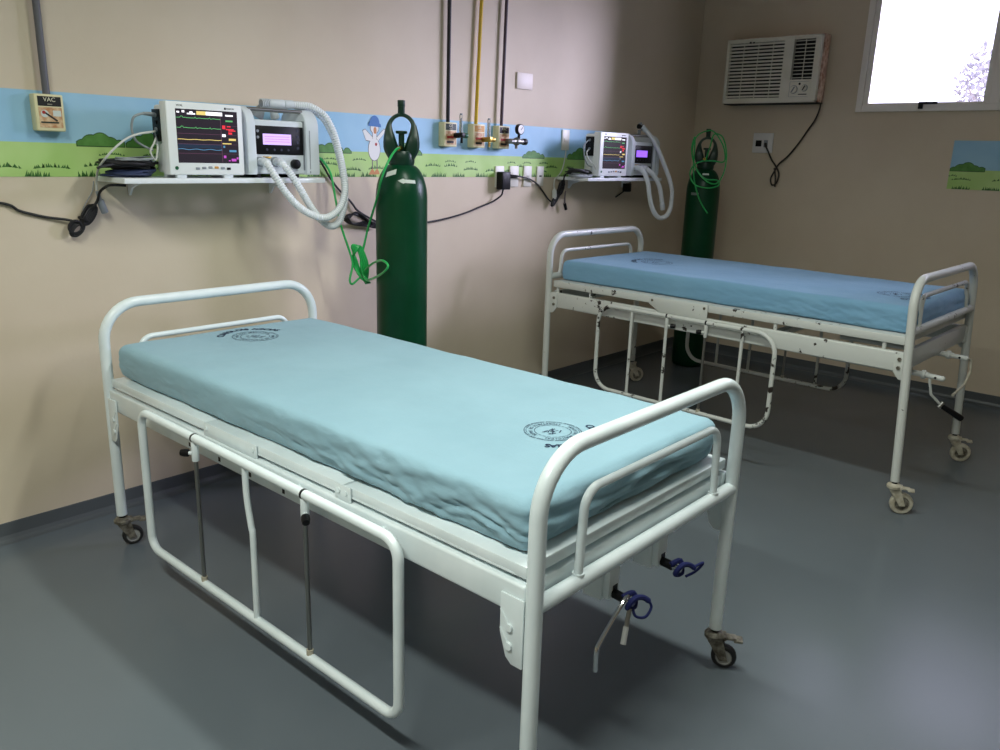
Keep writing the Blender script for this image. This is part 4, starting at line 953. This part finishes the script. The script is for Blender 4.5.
# ------------------------------------------------------------------ air conditioner, its socket and cord
AX = -.14; ay0, ay1, az0, az1 = -.292, -.985, 1.912, 2.352
E = empty('air_conditioner', (0, (ay0+ay1)/2, az0)); yc = (ay0+ay1)/2; Wd = ay0-ay1; Hh = az1-az0
X = lambda u, v, d=0.: (AX-d, ay0-u-yc, v)      # u from the corner side, v up, d out of the front
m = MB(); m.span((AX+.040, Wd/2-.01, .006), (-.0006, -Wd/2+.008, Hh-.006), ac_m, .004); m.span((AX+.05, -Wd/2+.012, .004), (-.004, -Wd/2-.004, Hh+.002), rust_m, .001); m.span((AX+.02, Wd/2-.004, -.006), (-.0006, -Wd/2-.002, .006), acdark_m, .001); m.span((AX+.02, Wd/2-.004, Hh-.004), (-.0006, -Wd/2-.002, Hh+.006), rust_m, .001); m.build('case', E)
m = MB(); d0 = -.025
g0, g1, h0, h1 = .024, .432, .036, .412         # big grille opening
k0, k1, j0, j1 = .500, .650, .152, .416         # small grille opening
for a in (((0, 0), (g0, Hh)), ((g1, 0), (k0, Hh)), ((k1, 0), (Wd, Hh)), ((g0, 0), (g1, h0)), ((g0, h1), (g1, Hh)), ((k0, 0), (k1, j0)), ((k0, j1), (k1, Hh))):
    m.span(X(a[0][0], a[0][1], d0), X(a[1][0], a[1][1], 0), ac_m, 0)
m.span(X(.0, 0, -.03), X(Wd, .016, .004), ac_m, .002); m.span(X(.0, Hh-.012, -.03), X(Wd, Hh, .004), ac_m, .002); m.span(X(0, 0, -.03), X(.014, Hh, .004), ac_m, .002); m.span(X(Wd-.014, 0, -.03), X(Wd, Hh, .004), ac_m, .002)
m.span(X(.17, Hh-.034, 0), X(.185, Hh-.022, .0012), dtext_m); m.span(X(.195, Hh-.032, 0), X(.21, Hh-.024, .0012), dtext_m)
fr_ = m.build('front_panel', E)
m = MB(); n = 16
for k in range(n):
    v = h0+(h1-h0)*(k+.5)/n; m.box(X((g0+g1)/2, v, -.006), (.010, g1-g0, .0125), ac_m, .001)
for u in (g0+.10, g0+.21, g0+.32): m.span(X(u-.002, h0, -.022), X(u+.002, h1, -.016), ac_m)
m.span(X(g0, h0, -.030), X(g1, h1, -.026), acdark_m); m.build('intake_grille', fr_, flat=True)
m = MB(); n = 11
for k in range(n):
    v = j0+(j1-j0)*(k+.5)/n; m.box(X((k0+k1)/2, v, -.010), (.008, k1-k0, .0045), ac_m)
m.span(X(k0, j0, -.036), X(k1, j1, -.030), mat('dark_duct', srgb(30, 29, 27), .8)); m.span(X((k0+k1)/2-.002, j0, -.026), X((k0+k1)/2+.002, j1, -.02), ac_m); m.build('outlet_grille', fr_, flat=True)
m = MB(); m.span(X(.492, .030, 0), X(.652, .140, .0025), ac_m, .001); m.span(X(.502, .037, .002), X(.638, .0385, .003), greyd_m); m.span(X(.502, .136, .002), X(.638, .138, .003), greyd_m); m.span(X(.502, .037, .002), X(.504, .138, .003), greyd_m); cp = m.build('control_panel', fr_)
for u, v, r in ((.535, .086, .024), (.610, .094, .019)):
    m = MB(); m.rod(X(u, v, .002), X(u, v, .014), r, ac_m, 24, bev=.002); m.box(X(u, v, .017), (.006, .006, r*1.6), greyd_m if r > .02 else dark_m, .001, Matrix.Rotation(.5, 4, 'X')); m.rod(X(u, v, .001), X(u, v, .004), r+.004, greyd_m, 24); m.build('knob', cp)
m = MB(); m.rod(X(.573, .122, .002), X(.573, .122, .004), .008, dark_m, 12); m.span(X(.57, .05, .002), X(.63, .056, .0032), dark_m); m.build('marking', cp, flat=True)
tag(E, 'cream window air conditioner set high in the right wall beside the window', 'air conditioner')
E = empty('wall_socket', (0, -.584, 1.64)); m = MB(); m.span((-.012, .078, -.071), (-.0006, -.078, .071), plate2_m, .003); m.build('cover', E)
m = MB(); m.span((-.020, .052, -.026), (-.011, .008, .018), dark_m, .003); m.span((-.015, -.01, -.03), (-.0115, -.04, .02), greyd_m, .002); m.build('socket_insert', E)
tag(E, 'square white socket on the right wall below the air conditioner', 'socket')
ac = [(-.03, -.985, 1.93), (-.03, -.983, 1.873), (-.02, -.956, 1.8), (-.015, -.913, 1.733), (-.015, -.859, 1.643), (-.015, -.79, 1.551), (-.015, -.729, 1.493), (-.015, -.698, 1.435), (-.02, -.680, 1.384), (-.022, -.697, 1.342), (-.024, -.729, 1.357), (-.024, -.74, 1.422), (-.026, -.71, 1.478), (-.026, -.675, 1.52), (-.024, -.641, 1.576), (-.026, -.617, 1.618), (-.012, -.609, 1.63)]
cable('electric_cable', ac, .0062, mat('dark_brown_cord', srgb(58, 50, 44), .5), 'dark brown cord hanging from the air conditioner in a knotted loop', 'cord', extra=lambda mb: (mb.tube(smooth([(-.016, -.697, 1.464), (-.012, -.713, 1.393), (-.014, -.717, 1.328)], 5), .006, MATS['dark_brown_cord'], 8), mb.rod((-.026, -.619, 1.612), (-.013, -.607, 1.636), .010, MATS['dark_brown_cord'], 10)))

# ------------------------------------------------------------------ light
def area(name, loc, sx, sy, power, col, rot=(0, 0, 0), spread=180):
    l = bpy.data.lights.new(name, 'AREA'); l.shape = 'RECTANGLE'; l.size = sx; l.size_y = sy; l.energy = power; l.color = col
    o = bpy.data.objects.new(name, l); COL.objects.link(o); o.location = loc; o.rotation_euler = rot; l.spread = radians(spread); return o
LAMP = (.95, 1, .92)
for x, y, p in ((-3.88, -2.2, 39), (-6.1, -2.2, 56)): area('ceiling_tube_lamp', (x, y, 2.80), .14, 1.4, p, LAMP, spread=162)
w = bpy.data.worlds.new('sky'); SC.world = w; w.use_nodes = True
N = w.node_tree.nodes; L = w.node_tree.links; bg = N['Background']
# hazy white sky with a broad glow added low, aimed to brighten the shelf wall
tc = N.new('ShaderNodeTexCoord'); dt = N.new('ShaderNodeVectorMath'); dt.operation = 'DOT_PRODUCT'
nv = N.new('ShaderNodeVectorMath'); nv.operation = 'NORMALIZE'; L.new(tc.outputs['Generated'], nv.inputs[0])
L.new(nv.outputs[0], dt.inputs[0]); dt.inputs[1].default_value = Vector((1, -1.35, .52)).normalized()
mr = N.new('ShaderNodeMapRange'); mr.interpolation_type = 'SMOOTHSTEP'; mr.inputs['From Min'].default_value = .86; mr.inputs['From Max'].default_value = 1.; L.new(dt.outputs['Value'], mr.inputs['Value'])
ms = N.new('ShaderNodeMath'); ms.operation = 'MULTIPLY_ADD'; ms.inputs[1].default_value = 92.; ms.inputs[2].default_value = 4.; L.new(mr.outputs[0], ms.inputs[0])
bg.inputs['Color'].default_value = (.73, .71, 1.0, 1); L.new(ms.outputs[0], bg.inputs['Strength'])
pl = bpy.data.lights.new('window_portal', 'AREA'); pl.shape = 'RECTANGLE'; pl.size = WZ1-WZ0; pl.size_y = abs(WY1-WY0); pl.cycles.is_portal = True
po = bpy.data.objects.new('window_portal', pl); COL.objects.link(po); po.location = (.16, (WY0+WY1)/2, (WZ0+WZ1)/2); po.rotation_euler = (0, radians(90), 0)

# ------------------------------------------------------------------ camera
f, yaw, pitch, roll = 805.58, .8485, .2666, .0305
fwd = Vector((sin(yaw)*cos(pitch), cos(yaw)*cos(pitch), -sin(pitch))); r0 = Vector((cos(yaw), -sin(yaw), 0)); u0 = r0.cross(fwd)
r1 = r0*cos(roll)+u0*sin(roll); u1 = -r0*sin(roll)+u0*cos(roll)
cam = bpy.data.cameras.new('camera'); cam.sensor_width = 36; cam.sensor_fit = 'HORIZONTAL'; cam.lens = f*36/1000; cam.clip_start = .02
co = bpy.data.objects.new('camera', cam); COL.objects.link(co)
co.matrix_world = Matrix(((r1.x, u1.x, -fwd.x, -5.9379), (r1.y, u1.y, -fwd.y, -3.2816), (r1.z, u1.z, -fwd.z, 1.4971), (0, 0, 0, 1)))
SC.camera = co
SC.view_settings.view_transform = 'Standard'; SC.view_settings.look = 'None'; SC.view_settings.gamma = 1; SC.view_settings.use_curve_mapping = False
SC.view_settings.exposure = 0.0
